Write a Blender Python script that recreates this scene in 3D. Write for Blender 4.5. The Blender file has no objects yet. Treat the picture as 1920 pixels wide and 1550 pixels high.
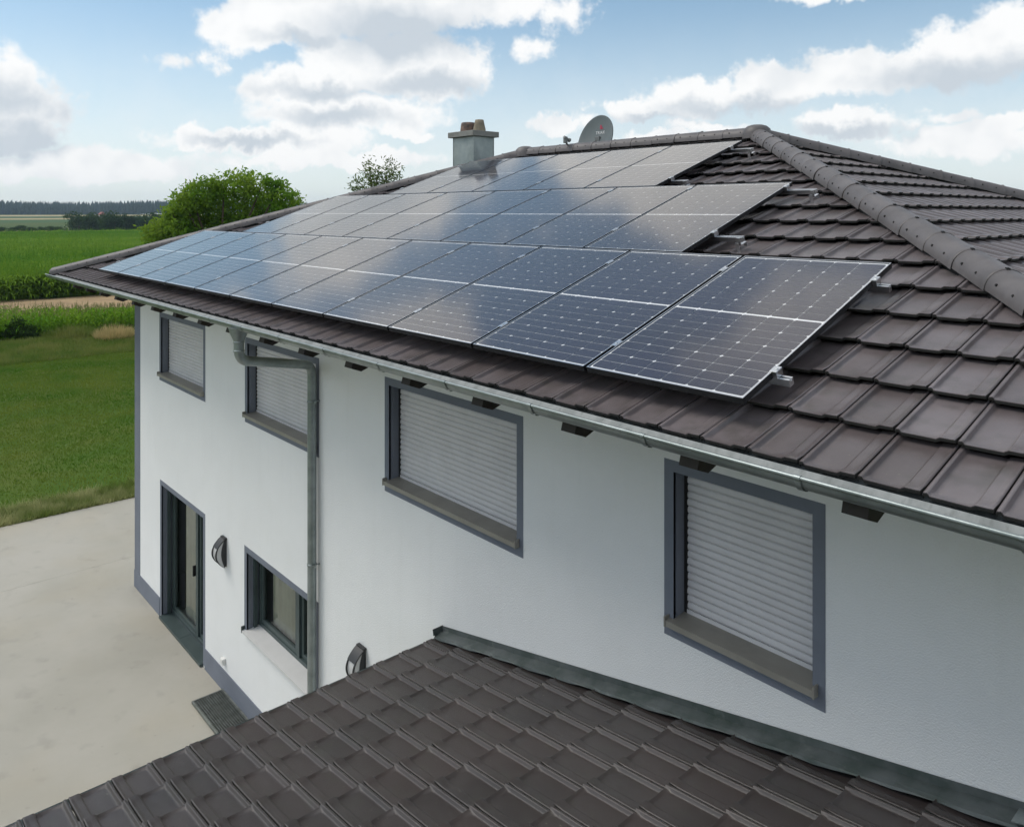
import bpy, bmesh, math, random
import numpy as np
from mathutils import Vector, Matrix
random.seed(7); rng = np.random.default_rng(7)
S = bpy.context.scene
C = S.collection
R = math.radians
# ---------------------------------------------------------------- camera (metres; patio at z = 0, front wall along x)
G = 5.75
CAM = Vector((2.1198, -3.3591, 0.8995 + G)); YAW = 0.848
cd = bpy.data.cameras.new('camera'); cam = bpy.data.objects.new('camera', cd); C.objects.link(cam)
cam.location = CAM; cam.rotation_euler = (R(90), 0, YAW)
cd.sensor_fit = 'HORIZONTAL'; cd.sensor_width = 36; cd.lens = 1476.35 / 1920 * 36
cd.shift_y = -(775 - 398.09) / 1920
cd.clip_start = .05; cd.clip_end = 12000
S.camera = cam
S.view_settings.view_transform = 'Standard'; S.view_settings.look = 'None'
S.view_settings.gamma = 1; S.view_settings.use_curve_mapping = False
S.view_settings.exposure = 0.30
# ---------------------------------------------------------------- sky and sun
SUN_EL, SUN_AZ = 52, 230            # azimuth of the sun measured from +Y clockwise (towards +X)
FW = Vector((-math.sin(YAW), math.cos(YAW), 0)); RT = Vector((math.cos(YAW), math.sin(YAW), 0))
def sky_uv(px, py):
    d = (FW + RT * ((px - 960) / 1476.35) + Vector((0, 0, 1)) * ((398.09 - py) / 1476.35)).normalized()
    return math.atan2(d.dot(RT), d.dot(FW)), math.asin(d.z)
W = bpy.data.worlds.new('World'); S.world = W; W.use_nodes = True
def build_world():
    nt = W.node_tree; N = nt.nodes; L = nt.links; N.clear()
    def nd(t, **k):
        n = N.new(t)
        for a, b in k.items(): setattr(n, a, b)
        return n
    def put(sock, v):
        if hasattr(v, 'is_output') or hasattr(v, 'links'): L.new(v, sock)
        else: sock.default_value = v
    def ma(op, a, b=0., c=None, clamp=False):
        n = nd('ShaderNodeMath', operation=op, use_clamp=clamp); put(n.inputs[0], a); put(n.inputs[1], b)
        if c is not None: put(n.inputs[2], c)
        return n.outputs[0]
    def vm(op, a, b=None, c=None):
        n = nd('ShaderNodeVectorMath', operation=op); put(n.inputs[0], a)
        if b is not None: put(n.inputs[1], b)
        if c is not None: put(n.inputs[2], c)
        return n
    def sm(x, lo, hi):
        n = nd('ShaderNodeMapRange', interpolation_type='SMOOTHSTEP', clamp=True)
        put(n.inputs[0], x); n.inputs[1].default_value = lo; n.inputs[2].default_value = hi
        return n.outputs[0]
    def noise(vec, sc, det, rough=.55, col=False):
        n = nd('ShaderNodeTexNoise'); put(n.inputs['Vector'], vec)
        n.inputs['Scale'].default_value = sc; n.inputs['Detail'].default_value = det; n.inputs['Roughness'].default_value = rough
        return n.outputs['Color' if col else 'Fac']
    def mix(f, a, b):
        n = nd('ShaderNodeMix', data_type='RGBA'); put(n.inputs[0], f); put(n.inputs[6], a); put(n.inputs[7], b)
        return n.outputs[2]
    tc = nd('ShaderNodeTexCoord').outputs['Generated']
    d = vm('NORMALIZE', tc).outputs[0]
    x = vm('DOT_PRODUCT', d, tuple(RT)).outputs['Value']; y = vm('DOT_PRODUCT', d, tuple(FW)).outputs['Value']
    z = vm('DOT_PRODUCT', d, (0, 0, 1)).outputs['Value']
    az = ma('ARCTAN2', x, y); el = ma('ARCSINE', z)
    cb = nd('ShaderNodeCombineXYZ'); put(cb.inputs[0], az); put(cb.inputs[1], el)
    wn1 = noise(d, 20, 4, .62, True); ws = nd('ShaderNodeSeparateXYZ'); put(ws.inputs[0], wn1)
    q = vm('MULTIPLY_ADD', vm('SUBTRACT', wn1, (.5, .5, .5)).outputs[0], (.10, .055, 0), cb.outputs[0]).outputs[0]
    def field(blobs):
        acc = None
        for (px, py, rx, ry, *wt) in blobs:
            u, v = sky_uv(px, py); iu, iv = 1476 / rx, 1476 / ry
            if py > 200: pass
            l = vm('LENGTH', vm('MULTIPLY_ADD', q, (iu, iv, 0), (-u * iu, -v * iv, 0)).outputs[0]).outputs['Value']
            l = ma('SUBTRACT', 1.0, l)
            if wt: l = ma('MULTIPLY', l, wt[0])
            acc = l if acc is None else ma('MAXIMUM', acc, l)
        return acc
    cumulus = [(640, 20, 240, 80), (470, 45, 105, 60), (900, 5, 150, 50), (720, 115, 200, 75), (545, 165, 120, 45), (830, 130, 105, 75),
               (650, 215, 200, 48), (430, 262, 160, 26), (600, 262, 130, 34), (0, 190, 105, 95), (40, 250, 85, 40), (620, -110, 330, 110),
               (1195, 205, 75, 26), (1310, 185, 110, 45), (1440, 165, 110, 48), (1570, 135, 120, 48), (1690, 130, 120, 42), (1810, 100, 120, 60), (1910, 75, 110, 62),
               (1600, 232, 105, 30), (1050, 236, 75, 32), (1830, 262, 130, 34), (1900, 222, 60, 26), (775, 250, 62, 17), (985, 100, 40, 22, .32), (398, 118, 36, 26, .42), (330, 115, 34, 18, .34),
               (160, 310, 240, 34), (620, 300, 260, 24), (1230, 262, 90, 22), (1560, -8, 150, 14, .45), (1775, 212, 70, 14, .4), (1330, 236, 90, 14, .6), (1065, 20, 60, 40, .5)]
    grey = [(750, 62, 150, 46), (800, 160, 105, 22), (600, 172, 90, 16), (640, 222, 100, 16), (30, 262, 75, 26), (0, 185, 60, 40), (1385, 205, 120, 17), (1600, 248, 90, 12),
            (1850, 138, 150, 26), (1230, 222, 70, 12), (620, -90, 200, 60), (580, 70, 80, 20), (480, 265, 90, 10)]
    B = field(cumulus); Gy = field(grey)
    f1 = ws.outputs[2]
    den = ma('ADD', ma('MULTIPLY', B, 1.05), ma('MULTIPLY', ma('SUBTRACT', f1, .5), 1.15))
    # cumulus field for all of the sky, thinned where the placed clouds stand
    pz = ma('ADD', ma('MAXIMUM', z, 0.0), .22)
    pj = nd('ShaderNodeCombineXYZ'); sx = nd('ShaderNodeSeparateXYZ'); put(sx.inputs[0], d)
    put(pj.inputs[0], ma('DIVIDE', sx.outputs[0], pz)); put(pj.inputs[1], ma('DIVIDE', sx.outputs[1], pz)); pj.inputs[2].default_value = 1.1
    g1 = noise(pj.outputs[0], 1.9, 4, .58)
    inw = ma('MULTIPLY', ma('MULTIPLY', sm(az, -.72, -.6), sm(az, .72, .6)), sm(el, .33, .24))
    gden = ma('SUBTRACT', ma('MULTIPLY', ma('SUBTRACT', g1, .46), 5.0), ma('MULTIPLY', inw, 3.0))
    mk = sm(ma('MAXIMUM', den, gden), -.04, .36)
    # thin veil towards the horizon
    veil = ma('MULTIPLY', sm(el, .28, .02), ma('ADD', .55, ma('MULTIPLY', ws.outputs[0], .5)))
    sky = nd('ShaderNodeTexSky', sky_type='NISHITA'); sky.sun_disc = False
    sky.sun_elevation = R(SUN_EL); sky.sun_rotation = R(SUN_AZ); sky.altitude = 500; sky.air_density = 1.0; sky.dust_density = .7; sky.ozone_density = 1.6
    base = vm('MULTIPLY_ADD', sky.outputs[0], (.90, .99, .95), (.66, .86, .92)).outputs[0]
    base = mix(ma('MULTIPLY', veil, .9, clamp=True), base, (7.4, 7.7, 7.9, 1))
    shade = ma('ADD', ma('MULTIPLY', sm(Gy, -.75, .75), .95), ma('MULTIPLY', sm(noise(d, 11, 3, .6), .45, .72), .42), clamp=True)
    shade = ma('MAXIMUM', shade, ma('MULTIPLY', sm(gden, .55, 1.7), .75))
    cl = mix(shade, (8.4, 8.4, 8.35, 1), (5.0, 5.5, 6.0, 1))
    colr = mix(ma('MULTIPLY', mk, .96), base, cl)
    below = sm(z, -.02, -.06)
    colr = mix(below, colr, (1.2, 1.3, .9, 1))
    bg = nd('ShaderNodeBackground'); L.new(colr, bg.inputs[0]); bg.inputs[1].default_value = .1
    out = nd('ShaderNodeOutputWorld'); L.new(bg.outputs[0], out.inputs[0])
build_world()
W.cycles.sampling_method = 'MANUAL'; W.cycles.sample_map_resolution = 512
sd = bpy.data.lights.new('sun', 'SUN'); sd.energy = 1.5; sd.angle = R(26); sd.color = (1, .95, .88)
so = bpy.data.objects.new('sun', sd); C.objects.link(so); so.location = (0, -20, 40)
saz = R(SUN_AZ); sdir = Vector((math.sin(saz) * math.cos(R(SUN_EL)), math.cos(saz) * math.cos(R(SUN_EL)), math.sin(R(SUN_EL))))
so.rotation_euler = sdir.to_track_quat('Z', 'Y').to_euler()
S.render.engine = 'CYCLES'
S.cycles.max_bounces = 6; S.cycles.diffuse_bounces = 3; S.cycles.glossy_bounces = 3; S.cycles.transmission_bounces = 4; S.cycles.transparent_max_bounces = 8
S.cycles.caustics_reflective = False; S.cycles.caustics_refractive = False
S.cycles.use_denoising = True; S.cycles.use_adaptive_sampling = True; S.cycles.adaptive_threshold = .02
# ---------------------------------------------------------------- materials
MT = {}
def material(name, col, rough=.6, metal=0., var=0., vscale=3., bump=0., bscale=60., col2=None, spec=.5, coat=0., detail=5., stops=(.35, .68), vec_scale=None, extra=None):
    m = bpy.data.materials.new(name); m.use_nodes = True; nt = m.node_tree; N = nt.nodes; L = nt.links
    p = N['Principled BSDF']; p.inputs['Base Color'].default_value = (*col, 1); p.inputs['Roughness'].default_value = rough
    p.inputs['Metallic'].default_value = metal; p.inputs['Specular IOR Level'].default_value = spec
    p.inputs['Coat Weight'].default_value = coat
    pos = N.new('ShaderNodeNewGeometry').outputs['Position']
    if vec_scale:
        mp = N.new('ShaderNodeVectorMath'); mp.operation = 'MULTIPLY'; L.new(pos, mp.inputs[0]); mp.inputs[1].default_value = vec_scale; pos = mp.outputs[0]
    if var or col2:
        c2 = col2 or tuple(max(0, c * (1 - var)) for c in col)
        n = N.new('ShaderNodeTexNoise'); n.inputs['Scale'].default_value = vscale; n.inputs['Detail'].default_value = detail; n.inputs['Roughness'].default_value = .62
        L.new(pos, n.inputs['Vector'])
        r = N.new('ShaderNodeMapRange'); r.interpolation_type = 'SMOOTHSTEP'; r.inputs[1].default_value = stops[0]; r.inputs[2].default_value = stops[1]; L.new(n.outputs['Fac'], r.inputs[0])
        x = N.new('ShaderNodeMix'); x.data_type = 'RGBA'; L.new(r.outputs[0], x.inputs[0]); x.inputs[6].default_value = (*col, 1); x.inputs[7].default_value = (*c2, 1)
        L.new(x.outputs[2], p.inputs['Base Color'])
    if bump:
        n2 = N.new('ShaderNodeTexNoise'); n2.inputs['Scale'].default_value = bscale; n2.inputs['Detail'].default_value = 4; L.new(pos, n2.inputs['Vector'])
        b = N.new('ShaderNodeBump'); b.inputs['Strength'].default_value = bump; b.inputs['Distance'].default_value = .01; L.new(n2.outputs['Fac'], b.inputs['Height'])
        L.new(b.outputs[0], p.inputs['Normal'])
    if extra: extra(nt, p, pos)
    MT[name] = m
    return m
def blend_in(nt, p, fac, col):
    """lay a second colour over the base colour of principled node p"""
    L = nt.links; s = p.inputs['Base Color']; x = nt.nodes.new('ShaderNodeMix'); x.data_type = 'RGBA'
    if s.links: L.new(s.links[0].from_socket, x.inputs[6])
    else: x.inputs[6].default_value = s.default_value
    x.inputs[7].default_value = (*col, 1); L.new(fac, x.inputs[0]); L.new(x.outputs[2], s)
def nfac(nt, pos, scale, lo, hi, detail=4, mul=1.):
    n = nt.nodes.new('ShaderNodeTexNoise'); n.inputs['Scale'].default_value = scale; n.inputs['Detail'].default_value = detail; nt.links.new(pos, n.inputs['Vector'])
    r = nt.nodes.new('ShaderNodeMapRange'); r.inputs[1].default_value = lo; r.inputs[2].default_value = hi; r.inputs[4].default_value = mul; nt.links.new(n.outputs['Fac'], r.inputs[0])
    return r.outputs[0]
def tile_extra(nt, p, pos):
    oi = nt.nodes.new('ShaderNodeObjectInfo'); r = nt.nodes.new('ShaderNodeMapRange'); r.inputs[3].default_value = 0; r.inputs[4].default_value = .55; nt.links.new(oi.outputs['Random'], r.inputs[0])
    blend_in(nt, p, r.outputs[0], (.062, .048, .045))
    blend_in(nt, p, nfac(nt, pos, 220, .68, .80, 2, .35), (.16, .15, .13))
    blend_in(nt, p, nfac(nt, pos, 9, .52, .75, 6, .45), (.055, .055, .044))
    blend_in(nt, p, nfac(nt, pos, 48, .70, .76, 3, .55), (.23, .22, .17))
material('tile', (.178, .155, .160), .28, col2=(.120, .102, .103), vscale=2.2, bump=.12, bscale=350, extra=tile_extra)
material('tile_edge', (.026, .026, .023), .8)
material('dark_tile', (.058, .050, .048), .36, col2=(.038, .033, .032), vscale=1.6, bump=.2, bscale=300, extra=tile_extra)  # darker tone of the roof tile, for the porch roof and main deck
material('cap_tile', (.130, .118, .118), .5, var=.3, vscale=4, bump=.1, bscale=300)
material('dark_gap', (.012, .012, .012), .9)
def plaster_extra(nt, p, pos):
    blend_in(nt, p, nfac(nt, pos, 2.5, .5, .8, 6, .10), (.66, .66, .62))
    mp = nt.nodes.new('ShaderNodeVectorMath'); mp.operation = 'MULTIPLY'; nt.links.new(pos, mp.inputs[0]); mp.inputs[1].default_value = (5, 5, .35)
    blend_in(nt, p, nfac(nt, mp.outputs[0], 1.6, .56, .80, 5, .10), (.58, .58, .54))
    blend_in(nt, p, nfac(nt, pos, 160, .60, .72, 2, .12), (.60, .60, .59))
material('plaster', (.84, .85, .845), .92, var=.04, vscale=.7, bump=.55, bscale=110, spec=.2, extra=plaster_extra)
material('grey_paint', (.185, .205, .245), .85, var=.12, vscale=2, bump=.2, bscale=150, spec=.3)
material('shutter', (.68, .665, .67), .5, var=.08, vscale=3, spec=.4)
material('sill_metal', (.30, .285, .25), .45, var=.15, vscale=4, metal=.15)
material('white_sill', (.62, .62, .61), .5, var=.06, vscale=5)
material('anthracite', (.055, .080, .080), .45, var=.2, vscale=4)
material('wood_dark', (.035, .027, .022), .7, var=.4, vscale=8)
material('soffit', (.35, .33, .29), .8, var=.2, vscale=4)
def zinc_extra(nt, p, pos):
    blend_in(nt, p, nfac(nt, pos, 14, .56, .74, 6, .55), (.09, .10, .095))
material('zinc', (.31, .345, .345), .38, metal=.6, col2=(.22, .255, .25), vscale=5, bump=.08, bscale=60)
material('zinc_stained', (.26, .275, .27), .65, metal=.2, col2=(.19, .205, .20), vscale=6, vec_scale=(2.2, 1, .5), extra=zinc_extra)
material('lead_flashing', (.115, .13, .13), .55, metal=.25, col2=(.055, .075, .068), vscale=3.5, bump=.2, bscale=12, extra=lambda nt, p, pos: blend_in(nt, p, nfac(nt, pos, 10, .6, .75, 5, .5), (.20, .22, .21)))
material('aluminium', (.72, .73, .74), .28, metal=1., var=.06, vscale=20)
material('frame_alu', (.62, .63, .65), .30, metal=1.)
material('frame_black', (.018, .019, .022), .38, metal=.3)
material('backsheet', (.88, .89, .90), .6)
def cell_extra(nt, p, pos):
    tc = nt.nodes.new('ShaderNodeTexCoord'); sp = nt.nodes.new('ShaderNodeSeparateXYZ'); nt.links.new(tc.outputs['Object'], sp.inputs[0])
    m = nt.nodes.new('ShaderNodeMath'); m.operation = 'MULTIPLY'; m.inputs[1].default_value = 1 / .0183; nt.links.new(sp.outputs[0], m.inputs[0])
    f = nt.nodes.new('ShaderNodeMath'); f.operation = 'FRACT'; nt.links.new(m.outputs[0], f.inputs[0])
    g = nt.nodes.new('ShaderNodeMath'); g.operation = 'LESS_THAN'; g.inputs[1].default_value = .06; nt.links.new(f.outputs[0], g.inputs[0])
    h = nt.nodes.new('ShaderNodeMath'); h.operation = 'MULTIPLY'; h.inputs[1].default_value = .5; nt.links.new(g.outputs[0], h.inputs[0])
    blend_in(nt, p, h.outputs[0], (.20, .21, .25))
material('cell', (.008, .007, .030), .45, col2=(.006, .005, .022), vscale=1.2, extra=cell_extra)
material('dish_grey', (.125, .15, .155), .5, var=.1, vscale=3)
material('white_print', (.8, .8, .8), .6)
material('red_print', (.42, .03, .08), .6)
material('lnb_grey', (.16, .17, .17), .5)
material('chimney_zinc', (.34, .38, .375), .45, metal=.5, col2=(.24, .28, .28), vscale=3, bump=.25, bscale=4)
material('chimney_cap', (.25, .25, .235), .8, var=.2, vscale=6, bump=.2, bscale=60)
material('pot_clay', (.27, .23, .165), .85, var=.3, vscale=9)
material('pot_sooty', (.20, .13, .10), .8, col2=(.05, .045, .045), vscale=7)
material('lamp_body', (.030, .031, .033), .45, var=.2, vscale=20)
material('opal', (.58, .58, .58), .35)
material('curtain', (.74, .68, .54), .9, var=.12, vscale=4)
material('plastic_white', (.75, .75, .72), .5)
material('grate_steel', (.26, .28, .26), .5, metal=.6, var=.3, vscale=12)
material('pit', (.02, .022, .015), .95)
def patio_extra(nt, p, pos):
    blend_in(nt, p, nfac(nt, pos, .55, .48, .70, 6, .32), (.40, .345, .245))
    blend_in(nt, p, nfac(nt, pos, 3.0, .58, .72, 6, .30), (.25, .24, .21))
def _c(nt, p, pos):
    patio_extra(nt, p, pos); blend_in(nt, p, nfac(nt, pos, 70, .60, .72, 2, .22), (.24, .23, .20)); blend_in(nt, p, nfac(nt, pos, 9, .66, .74, 5, .30), (.22, .21, .18))
material('concrete', (.43, .41, .36), .85, col2=(.37, .355, .305), vscale=.35, bump=.06, bscale=30, spec=.3, extra=_c)
material('maize_tassel', (.26, .26, .085), .8, var=.3, vscale=3)
material('far_conifer', (.016, .032, .020), .9, col2=(.024, .042, .022), vscale=.02, spec=.1)
material('bark', (.10, .075, .05), .9, var=.4, vscale=6, bump=.5, bscale=20)
material('far_wall', (.55, .5, .45), .9); material('far_roof', (.28, .09, .06), .9)
def leaf_material(name, col, col2, vscale, trans=.42, stretch=None):
    m = bpy.data.materials.new(name); m.use_nodes = True; nt = m.node_tree; N = nt.nodes; L = nt.links; N.clear()
    pos = N.new('ShaderNodeNewGeometry').outputs['Position']
    if stretch: mp = N.new('ShaderNodeVectorMath'); mp.operation = 'MULTIPLY'; L.new(pos, mp.inputs[0]); mp.inputs[1].default_value = stretch; pos = mp.outputs[0]
    f = nfac(nt, pos, vscale, .36, .64, 4)
    x = N.new('ShaderNodeMix'); x.data_type = 'RGBA'; L.new(f, x.inputs[0]); x.inputs[6].default_value = (*col, 1); x.inputs[7].default_value = (*col2, 1)
    a = N.new('ShaderNodeBsdfDiffuse'); b = N.new('ShaderNodeBsdfTranslucent'); L.new(x.outputs[2], a.inputs[0]); L.new(x.outputs[2], b.inputs[0])
    y = N.new('ShaderNodeMixShader'); y.inputs[0].default_value = trans; L.new(a.outputs[0], y.inputs[1]); L.new(b.outputs[0], y.inputs[2])
    o = N.new('ShaderNodeOutputMaterial'); L.new(y.outputs[0], o.inputs[0]); MT[name] = m
leaf_material('edge_weed', (.42, .42, .20), (.16, .22, .05), 1.6)
leaf_material('grass_leaf', (.080, .180, .018), (.185, .235, .040), .32)
leaf_material('rough_grass', (.125, .200, .038), (.23, .250, .072), .7)
leaf_material('dry_grass', (.62, .48, .25), (.42, .36, .16), 2.)
leaf_material('maize_leaf', (.105, .250, .020), (.190, .320, .032), .6)
leaf_material('crop_leaf', (.070, .190, .016), (.190, .310, .036), .055, stretch=(1, .12, .2))
leaf_material('tree_leaf', (.125, .260, .026), (.240, .350, .045), .5, .5)
leaf_material('willow_leaf', (.130, .185, .045), (.085, .125, .035), 1.5)
leaf_material('bush_leaf', (.060, .110, .030), (.040, .075, .022), 1.)
leaf_material('far_leaf', (.034, .072, .030), (.055, .095, .034), .15)
def glass_mat(name, tint, rough, ior=1.5):
    m = bpy.data.materials.new(name); m.use_nodes = True; nt = m.node_tree; N = nt.nodes; L = nt.links; N.clear()
    t = N.new('ShaderNodeBsdfTransparent'); t.inputs[0].default_value = (*tint, 1)
    g = N.new('ShaderNodeBsdfGlossy'); g.inputs['Roughness'].default_value = rough; g.inputs['Color'].default_value = (1, .965, .90, 1) if ior < 0 else (1, 1, 1, 1)
    f = N.new('ShaderNodeFresnel'); f.inputs[0].default_value = ior
    if ior < 0:                                   # textured solar glass: Schlick curve with a broad grazing rise
        lw = N.new('ShaderNodeLayerWeight'); lw.inputs[0].default_value = .5; pw_ = N.new('ShaderNodeMath'); pw_.operation = 'POWER'; L.new(lw.outputs['Facing'], pw_.inputs[0]); pw_.inputs[1].default_value = 4.3
        f = N.new('ShaderNodeMath'); f.operation = 'MULTIPLY_ADD'; L.new(pw_.outputs[0], f.inputs[0]); f.inputs[1].default_value = .95; f.inputs[2].default_value = .03
    x = N.new('ShaderNodeMixShader'); L.new(f.outputs[0], x.inputs[0]); L.new(t.outputs[0], x.inputs[1]); L.new(g.outputs[0], x.inputs[2])
    o = N.new('ShaderNodeOutputMaterial'); L.new(x.outputs[0], o.inputs[0]); MT[name] = m
glass_mat('pv_glass', (.97, .97, .97), .09, -1)
glass_mat('window_glass', (.80, .86, .84), .01, 1.52)
# ---------------------------------------------------------------- helpers
WL = {}
def tag(o, label=None, cat=None, group=None, kind=None, category=None):
    cat = cat or category
    for k, v in (('label', label), ('category', cat), ('group', group), ('kind', kind)):
        if v: o[k] = v
    return o
def attach(o, parent):
    o.parent = parent
def empty(name, loc, label, cat, group=None, parent=None):
    o = bpy.data.objects.new(name, None); C.objects.link(o); o.empty_display_size = .2
    o.location = loc; WL[o.name] = Vector(loc); return tag(o, label, cat, group)
def link_world(o, M, parent):
    """link o so that its world matrix is M (parents only ever carry a translation)"""
    C.objects.link(o); o.parent = parent
    o.matrix_basis = (Matrix.Translation(-WL[parent.name]) @ M) if parent else M
    WL[o.name] = M.translation.copy()
    return o
class MB:
    def __init__(s): s.v = []; s.f = []; s.m = []; s.sm = []
    def add(s, vs, fs, mi=0, smooth=False):
        b = len(s.v); s.v += [tuple(p) for p in vs]; s.f += [tuple(b + i for i in f) for f in fs]; s.m += [mi] * len(fs); s.sm += [smooth] * len(fs); return s
    def box(s, x0, y0, z0, x1, y1, z1, mi=0, M=None):
        vs = [(x, y, z) for z in (z0, z1) for y in (y0, y1) for x in (x0, x1)]
        if M is not None: vs = [M @ Vector(p) for p in vs]
        return s.add(vs, [(0, 2, 3, 1), (4, 5, 7, 6), (0, 1, 5, 4), (2, 6, 7, 3), (0, 4, 6, 2), (1, 3, 7, 5)], mi)
    def grid(s, rows, mi=0, smooth=True, flip=False):
        n = len(rows[0]); fs = []
        for i in range(len(rows) - 1):
            for j in range(n - 1):
                q = (i * n + j, i * n + j + 1, (i + 1) * n + j + 1, (i + 1) * n + j); fs.append(q[::-1] if flip else q)
        return s.add([p for r in rows for p in r], fs, mi, smooth)
    def tube(s, path, rad, seg=12, mi=0, caps=True):
        path = [Vector(p) for p in path]; rows = []
        rads = rad if isinstance(rad, (list, tuple)) else [rad] * len(path)
        up = None
        for i, p in enumerate(path):
            t = (path[min(i + 1, len(path) - 1)] - path[max(i - 1, 0)]).normalized()
            if up is None: up = t.orthogonal().normalized()
            up = (up - t * up.dot(t)).normalized(); w = t.cross(up)
            rows.append([p + (up * math.cos(a) + w * math.sin(a)) * rads[i] for a in [2 * math.pi * k / seg for k in range(seg + 1)]])
        s.grid(rows, mi, True)
        if caps:
            s.add(rows[0][:-1], [tuple(range(seg))[::-1]], mi); s.add(rows[-1][:-1], [tuple(range(seg))], mi)
        return s
    def lathe(s, prof, c, seg=20, mi=0):
        rows = [[(c[0] + r * math.cos(a), c[1] + r * math.sin(a), c[2] + z) for a in [2 * math.pi * k / seg for k in range(seg + 1)]] for r, z in prof]
        return s.grid(rows, mi, True)
    def mesh(s, name, mats, origin=(0, 0, 0)):
        me = bpy.data.meshes.new(name); o = Vector(origin)
        me.from_pydata([Vector(p) - o for p in s.v], [], s.f)
        me.polygons.foreach_set('material_index', s.m); me.polygons.foreach_set('use_smooth', s.sm)
        for m in ([mats] if isinstance(mats, str) else mats): me.materials.append(MT[m])
        me.update(); return me
    def build(s, name, mats, parent=None, bevel=0., **tags):
        P = np.array([tuple(p) for p in s.v]); lo, hi = P.min(0), P.max(0)
        org = Vector(((lo[0] + hi[0]) / 2, (lo[1] + hi[1]) / 2, lo[2]))
        o = bpy.data.objects.new(name, s.mesh(name, mats, org))
        link_world(o, Matrix.Translation(org), parent)
        if bevel:
            b = o.modifiers.new('bevel', 'BEVEL'); b.width = bevel; b.segments = 2; b.limit_method = 'ANGLE'; b.angle_limit = R(40)
        return tag(o, **tags)
def fast_mesh(name, V, F, mats, fm=None, parent=None, smooth=False, **tags):
    """one mesh from numpy arrays of triangles or quads"""
    V = np.asarray(V, np.float32); F = np.asarray(F, np.int32); k = F.shape[1]
    me = bpy.data.meshes.new(name); me.vertices.add(len(V)); me.loops.add(F.size); me.polygons.add(len(F))
    me.vertices.foreach_set('co', V.ravel()); me.loops.foreach_set('vertex_index', F.ravel())
    me.polygons.foreach_set('loop_start', np.arange(0, F.size, k, dtype=np.int32)); me.polygons.foreach_set('loop_total', np.full(len(F), k, np.int32))
    if fm is not None: me.polygons.foreach_set('material_index', np.asarray(fm, np.int32))
    if smooth: me.polygons.foreach_set('use_smooth', np.ones(len(F), bool))
    for m in ([mats] if isinstance(mats, str) else mats): me.materials.append(MT[m])
    me.update(calc_edges=True); me.validate()
    o = bpy.data.objects.new(name, me)
    link_world(o, Matrix.Identity(4), parent)
    return tag(o, **tags)
# ---------------------------------------------------------------- dimensions of the house
TH = 0.33697; CT, ST, TT = math.cos(TH), math.sin(TH), math.tan(TH)
YE = -.151; ZE = TT * YE - .12 / CT + G            # eave line of the tiles (top of the rolls)
XL, XR, YR = -13.90, 2.51, 5.82                    # left and right eave, ridge
YB = 2 * YR - YE
ZR = ZE + TT * (YR - YE); HW = YR - YE             # ridge height and half depth
YW = .881; WX0, WX1, WY1 = -12.838, XR - 1.03, YB - 1.03
TW, TC = .2555, .3875                              # tile cover width and course
# ---------------------------------------------------------------- ground, patio, fields
def ground_extra(nt, p, pos):
    """field strips by distance to the west of the house"""
    N, L = nt.nodes, nt.links
    sp = N.new('ShaderNodeSeparateXYZ'); L.new(pos, sp.inputs[0])
    n = N.new('ShaderNodeTexNoise'); n.inputs['Scale'].default_value = .006; n.inputs['Detail'].default_value = 3; L.new(pos, n.inputs['Vector'])
    def band(x0, x1, col, wob, y0=None, y1=None, soft=4.):
        a = N.new('ShaderNodeMath'); a.operation = 'MULTIPLY_ADD'; L.new(n.outputs['Fac'], a.inputs[0]); a.inputs[1].default_value = wob; L.new(sp.outputs[0], a.inputs[2])
        def step(src, e, s):
            r = N.new('ShaderNodeMapRange'); r.clamp = True; L.new(src, r.inputs[0]); r.inputs[1].default_value = e - s; r.inputs[2].default_value = e + s; return r.outputs[0]
        def mul(u, v):
            m = N.new('ShaderNodeMath'); m.operation = 'MULTIPLY'; L.new(u, m.inputs[0]); L.new(v, m.inputs[1]); return m.outputs[0]
        def inv(u):
            m = N.new('ShaderNodeMath'); m.operation = 'SUBTRACT'; m.inputs[0].default_value = 1; L.new(u, m.inputs[1]); return m.outputs[0]
        f = mul(step(a.outputs[0], x0 + wob / 2, soft), inv(step(a.outputs[0], x1 + wob / 2, soft)))
        if y0 is not None: f = mul(f, mul(step(sp.outputs[1], y0, soft), inv(step(sp.outputs[1], y1, soft))))
        blend_in(nt, p, f, col)
    band(-345, -262, (.36, .28, .15), 10, 36, 66)
    band(-720, -560, (.055, .105, .030), 60)
    band(-820, -720, (.36, .29, .15), 60, -500, 170)
    band(-1010, -820, (.050, .095, .030), 80)
    band(-1210, -1010, (.40, .32, .17), 100)
    band(-1300, -1210, (.10, .15, .035), 60)
material('field_ground', (.060, .098, .024), .9, col2=(.075, .105, .026), vscale=.02, spec=.1, extra=ground_extra)
def lawn_extra(nt, p, pos):
    blend_in(nt, p, nfac(nt, pos, 35, .45, .7, 3, .7), (.030, .055, .010))
material('lawn_ground', (.065, .130, .016), .9, col2=(.11, .145, .028), vscale=.35, spec=.1, bump=.5, bscale=40, extra=lawn_extra)
material('soil', (.40, .29, .17), .95, col2=(.30, .215, .13), vscale=.35, bump=.6, bscale=4, spec=.1)
def terrain(x, y):
    dd = math.hypot(x, y); t = min(max((dd - 380) / 1100, 0), 1); t = t * t * (3 - 2 * t)
    return -.06 + 3.4 * t * (1 if x < 0 else .6) - .6 * math.exp(-((dd - 420) / 90) ** 2)
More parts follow.
